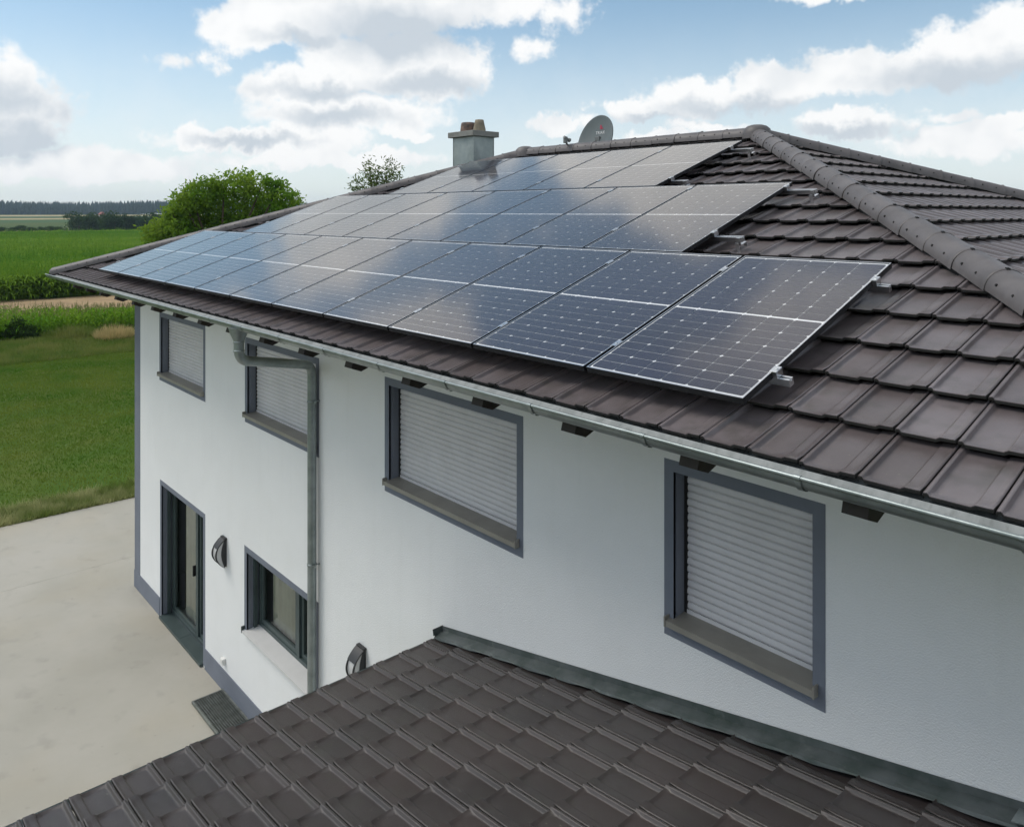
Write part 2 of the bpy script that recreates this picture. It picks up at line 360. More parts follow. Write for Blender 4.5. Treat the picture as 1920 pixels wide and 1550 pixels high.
def make_ground():
    rs = [0, 20, 40, 60, 100, 160, 240, 300, 340, 380, 420, 460, 520, 600, 700, 850, 1000, 1200, 1500, 2000, 3000, 5000, 8000]; n = 96
    rows = [[(r * math.cos(2 * math.pi * k / n), r * math.sin(2 * math.pi * k / n), terrain(r * math.cos(2 * math.pi * k / n), r * math.sin(2 * math.pi * k / n)) + (0 if r < 1600 else -.004 * (r - 1600))) for k in range(n + 1)] for r in rs]
    MB().grid(rows).build('ground', 'field_ground', kind='structure', label='rolling farmland with green and straw coloured field strips', category='ground')
    def sheet(name, mat, x0, y0, x1, y1, z, label, nx=1, ny=1, jit=0.):
        rows = [[(x0 + (x1 - x0) * i / nx + (rng.normal() * jit if 0 == i or i == nx else 0), y0 + (y1 - y0) * j / ny, z) for i in range(nx + 1)] for j in range(ny + 1)]
        MB().grid(rows, smooth=False).build(name, mat, kind='structure', label=label, category=name)
    sheet('lawn', 'lawn_ground', -46, -40, 25, 60, -.03, 'mown green lawn left of the house beyond the concrete patio')
    sheet('soil', 'soil', -67.8, -30, -53, 50, -.035, 'strip of bare tan soil behind the maize rows', 2, 40, .5)
    # patio slab with a proud edge and expansion joints between its bays
    for i, (x0, x1) in enumerate(((-17.5, -14.154), (-14.150, -7.30), (-7.296, 3.6))):
        for j, (y0, y1) in enumerate(((-9.0, -4.26), (-4.25, 6.0))):
            if i == 2 and j == 1: y1 = YW + .06
            MB().box(x0, y0, -.14, x1, y1, 0).build('patio', 'concrete', bevel=.002, kind='structure', category='patio',
                label='bay of the pale concrete patio ' + ('beside the lawn' if i == 0 else 'before the sliding door' if i == 1 else 'under the porch') + (', nearer the house wall' if j else ', away from the house wall'))
make_ground()
# ---------------------------------------------------------------- house: walls
house = empty('house', ((WX0 + WX1) / 2, YW + 5, 0), 'white two storey house with dark tiled hip roof and grey window surrounds', 'house')
OPEN = {  # outer edges of the painted surround: x0, x1, z0, z1
    'w1': (-11.49, -9.445, G - 1.865, G - .745), 'w2': (-8.02, -5.975, G - 1.865, G - .745), 'w3': (-4.60, -2.551, G - 1.87, G - .735),
    'w4': (-1.148, -.029, G - 1.905, G - .737), 'lw': (-8.04, -5.99, G - 4.62, G - 3.50), 'door': (-11.46, -9.45, 0.03, G - 3.50)}
BW = .075
def inner(k):
    x0, x1, z0, z1 = OPEN[k]
    if k == 'door': return (x0 + BW, x1 - BW, z0, z1 - BW)
    if k == 'lw': return (x0 + BW, x1 - BW, z0 + .02, z1 - BW)
    return (x0 + BW, x1 - BW, z0 + .11, z1 - BW)
WTOP = ZE + TT * (YW - YE) - .16
def build_walls():
    mb = MB(); holes = [inner(k) for k in OPEN]
    xs = sorted({WX0, WX1} | {v for h in holes for v in h[:2]}); zs = sorted({0.0, WTOP} | {v for h in holes for v in h[2:]})
    for i in range(len(xs) - 1):
        for j in range(len(zs) - 1):
            cx, cz = (xs[i] + xs[i + 1]) / 2, (zs[j] + zs[j + 1]) / 2
            if any(h[0] < cx < h[1] and h[2] < cz < h[3] for h in holes): continue
            mb.add([(xs[i], YW, zs[j]), (xs[i + 1], YW, zs[j]), (xs[i + 1], YW, zs[j + 1]), (xs[i], YW, zs[j + 1])], [(0, 1, 2, 3)])
    # other three sides
    mb.add([(WX1, YW, 0), (WX1, WY1, 0), (WX1, WY1, WTOP), (WX1, YW, WTOP)], [(0, 1, 2, 3)])
    mb.add([(WX0, WY1, 0), (WX0, YW, 0), (WX0, YW, WTOP), (WX0, WY1, WTOP)], [(0, 1, 2, 3)])
    mb.add([(WX1, WY1, 0), (WX0, WY1, 0), (WX0, WY1, WTOP), (WX1, WY1, WTOP)], [(0, 1, 2, 3)])
    mb.build('wall', 'plaster', house)
    # painted corner band and plinth, 4 mm proud
    MB().box(WX0 - .004, YW - .004, .30, WX0 + .31, YW + .1, WTOP).build('corner_band', 'grey_paint', house)
    p = MB(); e = .012
    for (a, b) in ((WX0 - e, OPEN['door'][0] - .002), (OPEN['door'][1] + .002, WX1)):
        p.box(a, YW - e, 0, b, YW + .05, .298)
    p.build('plinth', 'grey_paint', house)
build_walls()
def surround(k, depth, name, label):
    x0, x1, z0, z1 = OPEN[k]; a, b, c, d = inner(k); mb = MB(); y = YW - .004; yb = YW + depth
    for (u0, v0, u1, v1) in ((x0, z0, a, z1), (b, z0, x1, z1), (a, d, b, z1), (a, z0, b, c)):
        if v1 - v0 > .001: mb.box(u0, y, v0, u1, YW + .02, v1)
    mb.add([(a, YW, c), (a, yb, c), (a, yb, d), (a, YW, d)], [(0, 3, 2, 1)])
    mb.add([(b, YW, c), (b, yb, c), (b, yb, d), (b, YW, d)], [(0, 1, 2, 3)])
    mb.add([(a, YW, d), (b, YW, d), (b, yb, d), (a, yb, d)], [(0, 3, 2, 1)])
    mb.add([(a, YW, c), (b, YW, c), (b, yb, c), (a, yb, c)], [(0, 1, 2, 3)])
    return mb.build(name, 'grey_paint', house, label=label)
def slat_mesh(w, p):
    prof = [(.006, 0), (-.003, .0012), (-.0070, .008), (-.0090, .018), (-.0085, .030), (-.0050, .040), (-.001, p - .0045), (.008, p - .003), (.010, p - .0006)]
    mb = MB(); mb.grid([[(-w / 2, y, z) for y, z in prof], [(w / 2, y, z) for y, z in prof]], smooth=True, flip=True)
    mb.add([(-w / 2, y, z) for y, z in prof], [tuple(range(len(prof)))]); mb.add([(w / 2, y, z) for y, z in prof], [tuple(range(len(prof)))[::-1]])
    return mb.mesh('slat', 'shutter')
def shutter_window(k, label):
    w = surround(k, .17, 'window', label); a, b, c, d = inner(k); ys = YW + .125
    w_in = b - a - .05; n = round((d - c) / .049); p = (d - c) / n; me = slat_mesh(w_in, p)
    for i in range(n):
        o = bpy.data.objects.new('slat', me); link_world(o, Matrix.Translation(((a + b) / 2 + random.uniform(-.0015, .0015), ys + random.uniform(-.0008, .0008), c + i * p)) @ Matrix.Rotation(random.uniform(-.006, .006), 4, 'X'), w)
    for (u, v) in ((a + .001, a + .024), (b - .024, b - .001)):
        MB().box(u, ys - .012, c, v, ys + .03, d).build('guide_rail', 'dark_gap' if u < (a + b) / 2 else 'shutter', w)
    MB().box(a + .025, ys - .014, c + .018, b - .025, ys - .010, c + .05).build('bottom_rail', 'shutter', w)
    MB().add([(a, YW + .168, c), (b, YW + .168, c), (b, YW + .168, d), (a, YW + .168, d)], [(0, 1, 2, 3)]).build('backing', 'dark_gap', w)
    # projecting metal sill: sloping top, drip lip and end caps
    x0, x1 = a - .035, b + .03; s = MB(); zt = c + .012
    pr = [(YW + .115, zt + .012), (YW - .050, zt - .004), (YW - .052, zt - .042), (YW - .045, zt - .042), (YW - .043, zt - .012), (YW + .115, zt - .004)]
    s.add([(x, y, z) for x in (x0, x1) for y, z in pr], [(0, 1, 7, 6), (1, 2, 8, 7), (2, 3, 9, 8), (3, 4, 10, 9), (4, 5, 11, 10), (0, 5, 4, 3, 2, 1)[::-1], (6, 7, 8, 9, 10, 11)[::-1]])
    so_ = s.build('sill', 'sill_metal', w)
    for x in (x0, x1):
        MB().box(x - .005, YW - .056, zt - .046, x + .005, YW - .006, zt + .022).build('sill_end_cap', 'sill_metal', w)
shutter_window('w1', 'upper shuttered window nearest the grey corner band')
shutter_window('w2', 'upper shuttered window crossed by the downpipe')
shutter_window('w3', 'wide upper shuttered window between downpipe and narrow window')
shutter_window('w4', 'narrow shuttered window above the porch roof')
def frame_bar(mb, x0, z0, x1, z1, y0, y1, t):
    mb.box(x0, y0, z0, x0 + t, y1, z1); mb.box(x1 - t, y0, z0, x1, y1, z1)
    mb.box(x0 + t, y0, z0, x1 - t, y1, z0 + t); mb.box(x0 + t, y0, z1 - t, x1 - t, y1, z1)
def curtain(x0, x1, z0, z1, y, parent):
    n = int((x1 - x0) / .012); rows = []
    for z in (z0, z1):
        rows.append([(x0 + (x1 - x0) * i / n, y + .014 * math.sin(i * .62) + .008 * math.sin(i * .23 + 1), z) for i in range(n + 1)])
    MB().grid(rows).build('curtain', 'curtain', parent)
def glazed(k, name, label, split, yf):
    w = surround(k, yf + .10, name, label); a, b, c, d = inner(k); y0 = YW + yf
    # shutter guide beside the frame
    for (u, v) in ((a + .002, a + .04), (b - .04, b - .002)): MB().box(u, y0 - .075, c + .02, v, y0 - .03, d - .002).build('guide_rail', 'anthracite', w)
    f = MB(); frame_bar(f, a + .002, c + .012, b - .002, d - .002, y0, y0 + .075, .06); xm = a + (b - a) * split
    f.box(xm - .035, y0, c + .072, xm + .035, y0 + .07, d - .062); f.build('frame', 'anthracite', w, bevel=.004)
    for (u, v, dy) in ((a + .064, xm - .037, .012), (xm + .037, b - .064, .03)):
        s = MB(); frame_bar(s, u, c + .074, v, d - .064, y0 + dy, y0 + dy + .05, .055); sash = s.build('sash', 'anthracite', w, bevel=.003)
        MB().add([(u + .05, y0 + dy + .025, c + .12), (v - .05, y0 + dy + .025, c + .12), (v - .05, y0 + dy + .025, d - .11), (u + .05, y0 + dy + .025, d - .11)], [(0, 1, 2, 3)]).build('pane', 'window_glass', w)
    MB().box(a, y0 + .6, c, b, y0 + .62, d).build('room_wall', 'curtain', w)
    MB().box(a - .3, y0 + .095, c - .02, b + .3, y0 + .6, c + .0).build('room_floor', 'sill_metal', w)
    return w, a, b, c, d, y0
w, a, b, c, d, y0 = glazed('lw', 'window', 'ground floor window with dark frame and two panes', .60, .16)
curtain(a + .22, a + (b - a) * .56, c + .05, d - .03, y0 + .098, w); curtain(a + (b - a) * .64, b - .05, c + .05, d - .03, y0 + .098, w)
s = MB(); s.add([(x, y, z) for x in (a - .05, b + .05) for y, z in ((y0, c + .028), (YW - .05, c - .004), (YW - .05, c - .03), (YW - .02, c - .03), (y0, c + .002))],
    [(0, 1, 6, 5), (1, 2, 7, 6), (2, 3, 8, 7), (3, 4, 9, 8), (4, 3, 2, 1, 0), (5, 6, 7, 8, 9)]); s.build('sill', 'white_sill', w)
MB().box(a - .056, YW - .056, c - .036, a - .048, y0, c + .05).build('sill_end_cap', 'anthracite', w)
w, a, b, c, d, y0 = glazed('door', 'door', 'dark framed sliding terrace door with two tall panes', .62, .16)
curtain(a + .36, a + (b - a) * .58, c + .05, d - .03, y0 + .098, w); curtain(a + (b - a) * .7, b - .05, c + .05, d - .03, y0 + .098, w)
hx = a + (b - a) * .56; MB().box(hx, y0 - .03, 1.0, hx + .03, y0 + .02, 1.16).build('handle', 'dark_gap', w, bevel=.004)
for (u, v) in ((a + .002, (a + b) / 2 - .003), ((a + b) / 2 + .003, b - .002)):
    MB().box(u, YW - .05, .004, v, y0 - .005, .045).build('threshold', 'anthracite', w, bevel=.003)
# ---------------------------------------------------------------- roof tiles
def tile_profile(a, b):
    P = [(0, .012), (.012, .0205), (.068, .0225), (.086, .018), (.104, .003), (.128, 0), (.69, 0), (.714, .001), (.734, .0085), (.76, .0095), (.95, .013), (.984, .0195), (1, .012)]
    h = P[-1][1]
    for (a0, h0), (a1, h1) in zip(P, P[1:]):
        if a <= a1: h = h0 + (h1 - h0) * (a - a0) / (a1 - a0); break
    lipb = .016 + (.040 * max(0, 1 - (a - .10) / .10) ** 2 if a > .10 else 0)
    if .10 < a < .72 and b < lipb: h = max(h, .0095 * min(1, (lipb - b) / .010))
    if a >= .70 and b < .055: h = h + (.0245 - h) * (1 - b / .055) ** .6 * min(1, (a - .68) / .08) * .8
    return h
def tile_mb(length=.425):
    A = [0, .012, .045, .068, .086, .104, .128, .18, .42, .69, .714, .734, .76, .86, .95, .984, 1]; Bs = [0, .006, .014, .026, .042, .060, .12, length]
    g = .0048; mb = MB(); lift = .036
    def pt(a, b, dz=0): return (g + a * (TW - 2 * g), b, tile_profile(a, b) - .0235 - lift * b / TC + dz)
    mb.grid([[pt(a, b) for a in A] for b in Bs], smooth=True)
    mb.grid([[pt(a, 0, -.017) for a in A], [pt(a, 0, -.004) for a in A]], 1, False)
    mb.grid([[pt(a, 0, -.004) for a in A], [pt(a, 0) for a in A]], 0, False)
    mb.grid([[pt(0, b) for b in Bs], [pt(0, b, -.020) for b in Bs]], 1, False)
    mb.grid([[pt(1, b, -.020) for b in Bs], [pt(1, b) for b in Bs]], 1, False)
    return mb
TILE = tile_mb(); TV = np.array(TILE.v); 
def frame_matrix(o, u, s):
    n = Vector(u).cross(Vector(s))
    M = Matrix((Vector(u), Vector(s), n)).transposed().to_4x4(); M.translation = Vector(o); return M
def lay(M, seam0, s0, rows, urange, halves):
    """yield (matrix, whole?, planes) for every tile inside the half-planes a*u+b*s<=c"""
    res = []
    for j in range(rows):
        s_ = s0 + j * TC; k0 = math.floor((urange[0] - seam0) / TW); k1 = math.ceil((urange[1] - seam0) / TW)
        for k in range(k0, k1):
            u = seam0 + k * TW; cs = [(u, s_), (u + TW, s_), (u, s_ + .425), (u + TW, s_ + .425)]
            if any(all(a * x + b * y > c for x, y in cs) for a, b, c in halves): continue
            cut = [h for h in halves if any(h[0] * x + h[1] * y > h[2] for x, y in cs)]
            T = Matrix.Translation((u + random.uniform(-.0012, .0012), s_ + random.uniform(-.002, .002), random.uniform(-.001, .0012))) @ Matrix.Rotation(random.uniform(-.004, .004), 4, 'X') @ Matrix.Rotation(random.uniform(-.003, .003), 4, 'Z')
            res.append((M @ T, cut, M, u, s_))
    return res
def clipped(Tm, cut, M):
    bm = bmesh.new(); bm.from_mesh(TILE_ME); bm.transform(Tm)
    for a, b, c in cut:
        nrm = (M.to_3x3() @ Vector((a, b, 0))); co = M @ Vector((a * c / (a * a + b * b), b * c / (a * a + b * b), 0))
        bmesh.ops.bisect_plane(bm, geom=bm.verts[:] + bm.edges[:] + bm.faces[:], plane_co=co, plane_no=nrm, clear_outer=True)
    return bm
def place_tiles(items, parent, matname, limit, stuff_label):
    """items sorted by how large they show; the first `limit` become objects, the rest one joined part"""
    global TILE_ME
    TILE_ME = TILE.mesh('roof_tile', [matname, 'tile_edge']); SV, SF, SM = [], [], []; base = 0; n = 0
    for (Tm, cut, M, u, s_, hidden) in items:
        if cut:
            bm = clipped(Tm, cut, M)
            if not bm.faces: bm.free(); continue
            if n < limit and not hidden:
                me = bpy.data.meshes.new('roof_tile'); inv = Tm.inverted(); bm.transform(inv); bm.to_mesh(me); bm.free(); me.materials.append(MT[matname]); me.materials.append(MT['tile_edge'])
                o = bpy.data.objects.new('roof_tile', me); link_world(o, Tm, parent); n += 1
            else:
                bmesh.ops.triangulate(bm, faces=bm.faces[:]); bm.verts.ensure_lookup_table(); bm.verts.index_update()
                SV.append(np.array([v.co[:] for v in bm.verts])); SF.append(np.array([[v.index for v in f.verts] for f in bm.faces]) + base); SM.append(np.array([f.material_index for f in bm.faces])); base += len(bm.verts); bm.free()
        elif n < limit and not hidden:
            o = bpy.data.objects.new('roof_tile', TILE_ME); link_world(o, Tm, parent); n += 1
        else:
            A = np.array(Tm); SV.append(TV @ A[:3, :3].T + A[:3, 3])
            q = np.array(TILE.f); SF.append(np.concatenate([q[:, [0, 1, 2]], q[:, [0, 2, 3]]]) + base); SM.append(np.tile(TILE.m, 2)); base += len(TV)
    if SV:
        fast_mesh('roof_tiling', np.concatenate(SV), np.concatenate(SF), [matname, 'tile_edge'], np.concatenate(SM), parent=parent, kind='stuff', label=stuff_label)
def build_roof():
    # boarded deck under the tiles, four slopes with thickness
    n0, n1 = .085, .102; mb = MB()
    def ring(dz): return [(XL + .03, YE + .03, ZE + TT * .03 - dz), (XR - .03, YE + .03, ZE + TT * .03 - dz), (XR - .03, YB - .03, ZE + TT * .03 - dz), (XL + .03, YB - .03, ZE + TT * .03 - dz), (XL + HW, YR, ZR - dz), (XR - HW, YR, ZR - dz)]
    F = [(0, 1, 5, 4), (1, 2, 5), (2, 3, 4, 5), (3, 0, 4)]
    mb.add(ring(n0), F, 0); mb.add(ring(n1), [f[::-1] for f in F], 1)
    mb.grid([[ring(n1)[i] for i in (0, 1, 2, 3, 0)], [ring(n0)[i] for i in (0, 1, 2, 3, 0)]], 0, False)
    roof = mb.build('roof', ['dark_tile', 'soffit'], house)
    smax = HW / CT
    M1 = frame_matrix((0, YE, ZE), (1, 0, 0), (0, CT, ST))
    h1 = [(1, CT, XR - .012), (-1, CT, -XL - .012), (0, 1, smax - .02)]
    M2 = frame_matrix((XR, 0, ZE), (0, 1, 0), (-CT, 0, ST))
    h2 = [(-1, CT, -YE - .012), (1, CT, YB - .012), (0, 1, smax - .02)]
    rows = 17; items = []
    for (Tm, cut, M, u, s_) in lay(M1, .111, 0, rows, (XL, XR), h1):
        uc, sc = u + TW / 2, s_ - .16 + .19
        hid = False
        for (o, v, n) in ROWS:
            if -n * PP + o + .10 < uc < o - .05 and v + .10 < sc < v + PH - .05: hid = True
        items.append((Tm, cut, M, u, s_, hid))
    for (Tm, cut, M, u, s_) in lay(M2, .04, 0, rows, (YE, YB), h2): items.append((Tm, cut, M, u, s_, False))
    def size(it):
        c = it[0] @ Vector((TW / 2, .2, 0)); v = c - CAM; nn = it[0].to_3x3() @ Vector((0, 0, 1))
        if v.dot(FW) < .3 or abs(v.dot(RT) / v.dot(FW)) > .72: return -abs(-nn.dot(v)) / v.length ** 3 * -1e-6
        return max(0, -nn.dot(v)) / v.length ** 3
    items.sort(key=lambda t: -size(t))
    place_tiles(items, roof, 'tile', 300, 'dark brown roof tiles under the panels and on the far slope')
    return roof
PP, PH = 1.06, 1.7686
ROWS = [(0, 0, 11), (-1.609, 1.792, 8), (-3.2054, 3.5913, 5)]     # x of right end, distance up the slope, panels
roof = build_roof()
# hip and ridge caps
def cap_mesh():
    mb = MB(); L_ = .425; seg = 14
    def ring(b, r, h, lo): return [(-r * math.cos(math.pi * k / seg), b, lo + h * math.sin(math.pi * k / seg) ** .85) for k in range(seg + 1)]
    st = [(0, .120, .130), (.004, .123, .1325), (.026, .1225, .132), (.032, .1205, .1295), (.21, .118, .127), (L_, .114, .122)]
    mb.grid([ring(b, r, h, -.045) for b, r, h in st], smooth=True)
    mb.add(ring(0, .120, .130, -.045) + ring(0, .106, .114, -.045)[::-1], [tuple(range(2 * seg + 2))], 1)
    for side in (-1, 1):                                    # pairs of fixing holes
        for b in (.13, .30):
            a = R(27); p = Vector((side * .119 * math.cos(a), b, -.045 + .124 * math.sin(a) ** .85)); nrm = Vector((side * math.cos(a), 0, math.sin(a)))
            t = Vector((0, 1, 0)); w_ = nrm.cross(t)
            mb.add([p + nrm * .004 + t * .008 * math.cos(q) + w_ * .008 * math.sin(q) for q in [k * math.pi / 3 for k in range(6)]] + [p - nrm * .004 + t * .010 * math.cos(q) + w_ * .010 * math.sin(q) for q in [k * math.pi / 3 for k in range(6)]],
                   [tuple(range(6))] + [(k, k + 6, (k + 1) % 6 + 6, (k + 1) % 6) for k in range(6)], 1)
    mb.box(-.010, -.006, .082, .010, .016, .0915, 1)          # clip on top of the joint
    return mb.mesh('ridge_cap', ['cap_tile', 'dark_gap'])
CAPM = cap_mesh()
def run_caps(p0, p1, label=None):
    p0, p1 = Vector(p0), Vector(p1); d = (p1 - p0).normalized(); n = int(round((p1 - p0).length / .392)); step = (p1 - p0).length / n
    u = d.cross(Vector((0, 0, 1))).normalized(); nn = u.cross(d)
    B_ = Matrix((u, d, nn)).transposed().to_4x4(); B_.translation = p0
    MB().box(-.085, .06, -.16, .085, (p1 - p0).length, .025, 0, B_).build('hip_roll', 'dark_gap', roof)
    for i in range(n):
        M = Matrix((u, d, nn)).transposed().to_4x4(); M.translation = p0 + d * (i * step)
        o = bpy.data.objects.new('ridge_cap', CAPM); link_world(o, M @ Matrix.Translation((random.uniform(-.003, .003), 0, .002 + random.uniform(-.002, .002))) @ Matrix.Rotation(.016, 4, 'X'), roof)
zc = .005
run_caps((XL - .02, YE - .02, ZE - .005 + zc), (XL + HW, YR, ZR + zc)); run_caps((XR, YE, ZE + zc), (XR - HW, YR, ZR + zc))
run_caps((XR, YB, ZE + zc), (XR - HW, YR, ZR + zc)); run_caps((XL, YB, ZE + zc), (XL + HW, YR, ZR + zc))
run_caps((XR - HW - .05, YR, ZR + .012), (XL + HW + .05, YR, ZR + .012))
for hx in (XL + HW, XR - HW):                               # hubs where hips meet the ridge
    mb = MB(); prof = [(.19, -.07), (.185, .0), (.165, .06), (.125, .095), (.07, .112), (.001, .116)]
    mb.lathe(prof, (hx, YR, ZR + .012), 24); mb.build('ridge_hub', 'cap_tile', roof)
e = MB(); pc = Vector((XL - .02, YE - .02, ZE)); e.lathe([(.001, 0), (.08, .0), (.115, .02), (.12, .06), (.105, .105), (.06, .128), (.001, .132)], (pc.x + .03, pc.y + .03, pc.z - .05), 16); e.build('hip_end', 'cap_tile', roof)
# ---------------------------------------------------------------- rafters, gutter, eaves flashing
for k in range(-1, 17):
    x = .62 - .826 * k; mb = MB(); M = frame_matrix((x, YE, ZE), (1, 0, 0), (0, CT, ST)); hw = .055
    pr = [(-.032, -.118), (-.062, -.160), (.012, -.222), (1.35, -.222), (1.35, -.118)]
    mb.add([M @ Vector((xx, s_, n_)) for xx in (-hw, hw) for s_, n_ in pr], [(0, 1, 2, 3, 4), (9, 8, 7, 6, 5)] + [(i, i + 5, (i + 1) % 5 + 5, (i + 1) % 5) for i in range(5)])
    if x < XR - .3: mb.build('rafter', 'wood_dark', house)
GY, GZ, GR = -.224, G - .214, .058
g = MB(); seg = 14; xs_ = np.linspace(XL - .16, XR + .1, 30)
g.grid([[(x, GY - GR * math.cos(math.pi * k / seg), GZ - GR * math.sin(math.pi * k / seg)) for k in range(seg + 1)] for x in xs_], 0, True)
g.grid([[(x, GY - (GR - .003) * math.cos(math.pi * k / seg), GZ - (GR - .003) * math.sin(math.pi * k / seg)) for k in range(seg + 1)] for x in xs_], 0, True, True)
g.tube([(x, GY - GR - .002, GZ + .004) for x in xs_], .0095, 10)
for x in (xs_[0], xs_[-1]): g.add([(x, GY - GR * math.cos(math.pi * k / seg), GZ - GR * math.sin(math.pi * k / seg)) for k in range(seg + 1)], [tuple(range(seg + 1))])
gut = g.build('gutter', 'zinc', house)
for k in range(-1, 18):
    x = .44 - .826 * k; mb = MB(); ws = [x - .014, x + .014]
    if x > XR: continue
    mb.grid([[(xx, GY - (GR + .006) * math.cos(math.pi * q / seg - .12), GZ - (GR + .006) * math.sin(math.pi * q / seg - .12)) for q in range(seg)] for xx in ws], 0, True)
    mb.tube([(x - .014, GY - GR - .002, GZ + .004), (x + .014, GY - GR - .002, GZ + .004)], .0125, 10)
    mb.build('gutter_bracket', 'zinc', gut)
fl = MB(); prof = [(YE + .16, ZE + TT * .16 - .072), (YE + .004, ZE - .070), (YE - .020, GZ + .004), (YE - .050, GZ - .020), (YE - .056, GZ - .045)]
fl.grid([[(x, y, z) for y, z in prof] for x in np.linspace(XL - .02, XR, 40)], 0, False, True); fl.build('eaves_flashing', 'zinc_stained', house)
# downpipe: funnel, elbows, run back to the wall, drop
dp = MB(); ox, oy = -5.53, GY
dp.tube([(ox, oy, GZ - .03), (ox, oy, GZ - .085), (ox, oy, GZ - .16), (ox, oy, GZ - .17)], [.10, .085, .052, .052], 16)
wx, wy = -6.0, YW - .075
path = [(ox, oy, GZ - .15), (ox, oy, GZ - .24)]
B0 = Vector((ox, oy, GZ - .24)); dirn = (Vector((wx, wy, GZ - .60)) - Vector((ox, oy, GZ - .36))).normalized()
P1 = Vector((ox, oy, GZ - .355))
for t in np.linspace(.1, 1, 7): path.append(tuple(B0.lerp(P1, t).lerp(P1.lerp(P1 + dirn * .12, t), t)))
P2 = Vector((wx, wy, GZ - .60)); E0 = P2 - dirn * .12; E1 = P2 - Vector((0, 0, .12))
for t in np.linspace(0, 1, 8): path.append(tuple(E0.lerp(P2, t).lerp(P2.lerp(E1, t), t)))
path += [(wx, wy, GZ - .95), (wx, wy, 2.6), (wx, wy, .02)]
dp.tube(path, .05, 16)
pipe = dp.build('downpipe', 'zinc', house)
for z in (GZ - .26, GZ - .172): MB().lathe([(.051, -.012), (.0545, -.008), (.0545, .008), (.051, .012)], (ox, oy, z), 16).build('pipe_collar', 'zinc', pipe)
for z in (G - 1.22, G - 3.05, 1.0):
    mb = MB(); mb.lathe([(.0505, -.013), (.055, -.012), (.055, .012), (.0505, .013)], (wx, wy, z), 16); mb.tube([(wx + .03, wy + .03, z), (wx + .045, YW + .01, z)], .007, 8); mb.box(wx + .05, wy - .012, z - .013, wx + .085, wy + .012, z + .013); mb.build('pipe_clip', 'zinc', pipe)
# ---------------------------------------------------------------- chimney
def build_chimney():
    x0, x1, y0, y1 = -9.571, -8.968, 5.5, 5.97; zt = G + 2.275; zb = ZE + TT * (x0 - XL) - .15
    mb = MB()
    for (p, q) in (((x0, y0), (x1, y0)), ((x1, y0), (x1, y1)), ((x1, y1), (x0, y1)), ((x0, y1), (x0, y0))):   # cross-folded sheets
        P, Q = Vector((*p, 0)), Vector((*q, 0)); nrm = (Q - P).cross(Vector((0, 0, 1))).normalized() * .028
        a, b, c_, d_ = [Vector((v.x, v.y, z)) for v, z in ((P, zb), (Q, zb), (Q, zt), (P, zt))]
        m = (a + b) / 2 + Vector((0, 0, .42)) + nrm
        mb.add([a, b, c_, d_, m], [(0, 1, 4), (1, 2, 4), (2, 3, 4), (3, 0, 4)])
    ch = mb.build('chimney', 'chimney_zinc', house)
    f = MB()
    for (x, y) in ((x0, y0), (x1, y0), (x1, y1), (x0, y1)): f.box(x - .006, y - .006, zb, x + .006, y + .006, zt)
    f.build('seam', 'chimney_zinc', ch)
    k = .085; MB().box(x0 - k, y0 - k + .02, zt, x1 + k - .03, y1 + k, zt + .10).build('cap', 'chimney_cap', ch, bevel=.006)
    MB().lathe([(.155, 0), (.15, .06), (.14, .14), (.128, .185), (.10, .19), (.10, .05)], (-9.40, 5.72, zt + .10), 24).build('pot', 'pot_sooty', ch)
    MB().lathe([(.118, 0), (.115, .05), (.095, .13), (.078, .215), (.06, .22), (.06, .05)], (-9.10, 5.74, zt + .10), 24).build('pot', 'pot_clay', ch)
build_chimney()
# ---------------------------------------------------------------- solar panels
PN = Vector((0, -ST, CT)); PS = Vector((0, CT, ST))
def panel_matrix(x, v, n=0.): M = frame_matrix(Vector((x, 0, G)) + PS * v + PN * n, (1, 0, 0), PS); return M
PWd = 1.034
def panel_meshes():
    t = .009; tl = .0065; h = .035; fr = MB()
    for (x0, y0, x1, y1) in ((-PWd, 0, 0, t), (-PWd, PH - t, 0, PH), (-PWd, t, -PWd + tl, PH - t), (-tl, t, 0, PH - t)): fr.box(x0, y0, -h, x1, y1, 0)
    fr.m = [0 if i % 6 == 1 else 1 for i in range(len(fr.f))]
    bs = MB().add([(-PWd + t, t, -.007), (-t, t, -.007), (-t, PH - t, -.007), (-PWd + t, PH - t, -.007)], [(0, 1, 2, 3)])
    bs.add([(-PWd + t, t, -.012), (-t, t, -.012), (-t, PH - t, -.012), (-PWd + t, PH - t, -.012)], [(3, 2, 1, 0)])
    gl = MB().add([(-PWd + t, t, -.0015), (-t, t, -.0015), (-t, PH - t, -.0015), (-PWd + t, PH - t, -.0015)], [(0, 1, 2, 3)])
    cw, chh = .1655, .0835; pw = (PWd - 2 * t - .016) / 6; ph = .0852; ctr = []
    gap = .016; tot = 20 * ph + gap; yb = (PH - tot) / 2
    for r in range(20):
        for c_ in range(6): ctr.append((-PWd + t + .008 + pw * (c_ + .5), yb + ph * (r + .5) + (gap if r >= 10 else 0), r % 2))
    ch = .0085
    def cellv(up):
        w2, h2 = pw / 2 - .0022, ph / 2 - .0025
        pts = [(-w2, -h2), (w2, -h2), (w2, h2 - ch), (w2 - ch, h2), (-w2 + ch, h2), (-w2, h2 - ch)]
        return pts if up else [(-x, -y) for x, y in pts]
    cells = [MB().add([(x, y, 0) for x, y in cellv(u)], [tuple(range(6))]).mesh('cell', 'cell') for u in (0, 1)]
    al = MB()
    for x, y, u in ctr: al.add([(x + p, y + q, -.0045) for p, q in cellv(u)], [tuple(range(6))])
    return fr.mesh('frame', ['frame_alu', 'frame_black']), bs.mesh('backsheet', 'backsheet'), gl.mesh('glass', 'pv_glass'), cells, ctr, al.mesh('cells', 'cell')
FRM, BSM, GLM, CELLS, CTR, ALLC = panel_meshes()
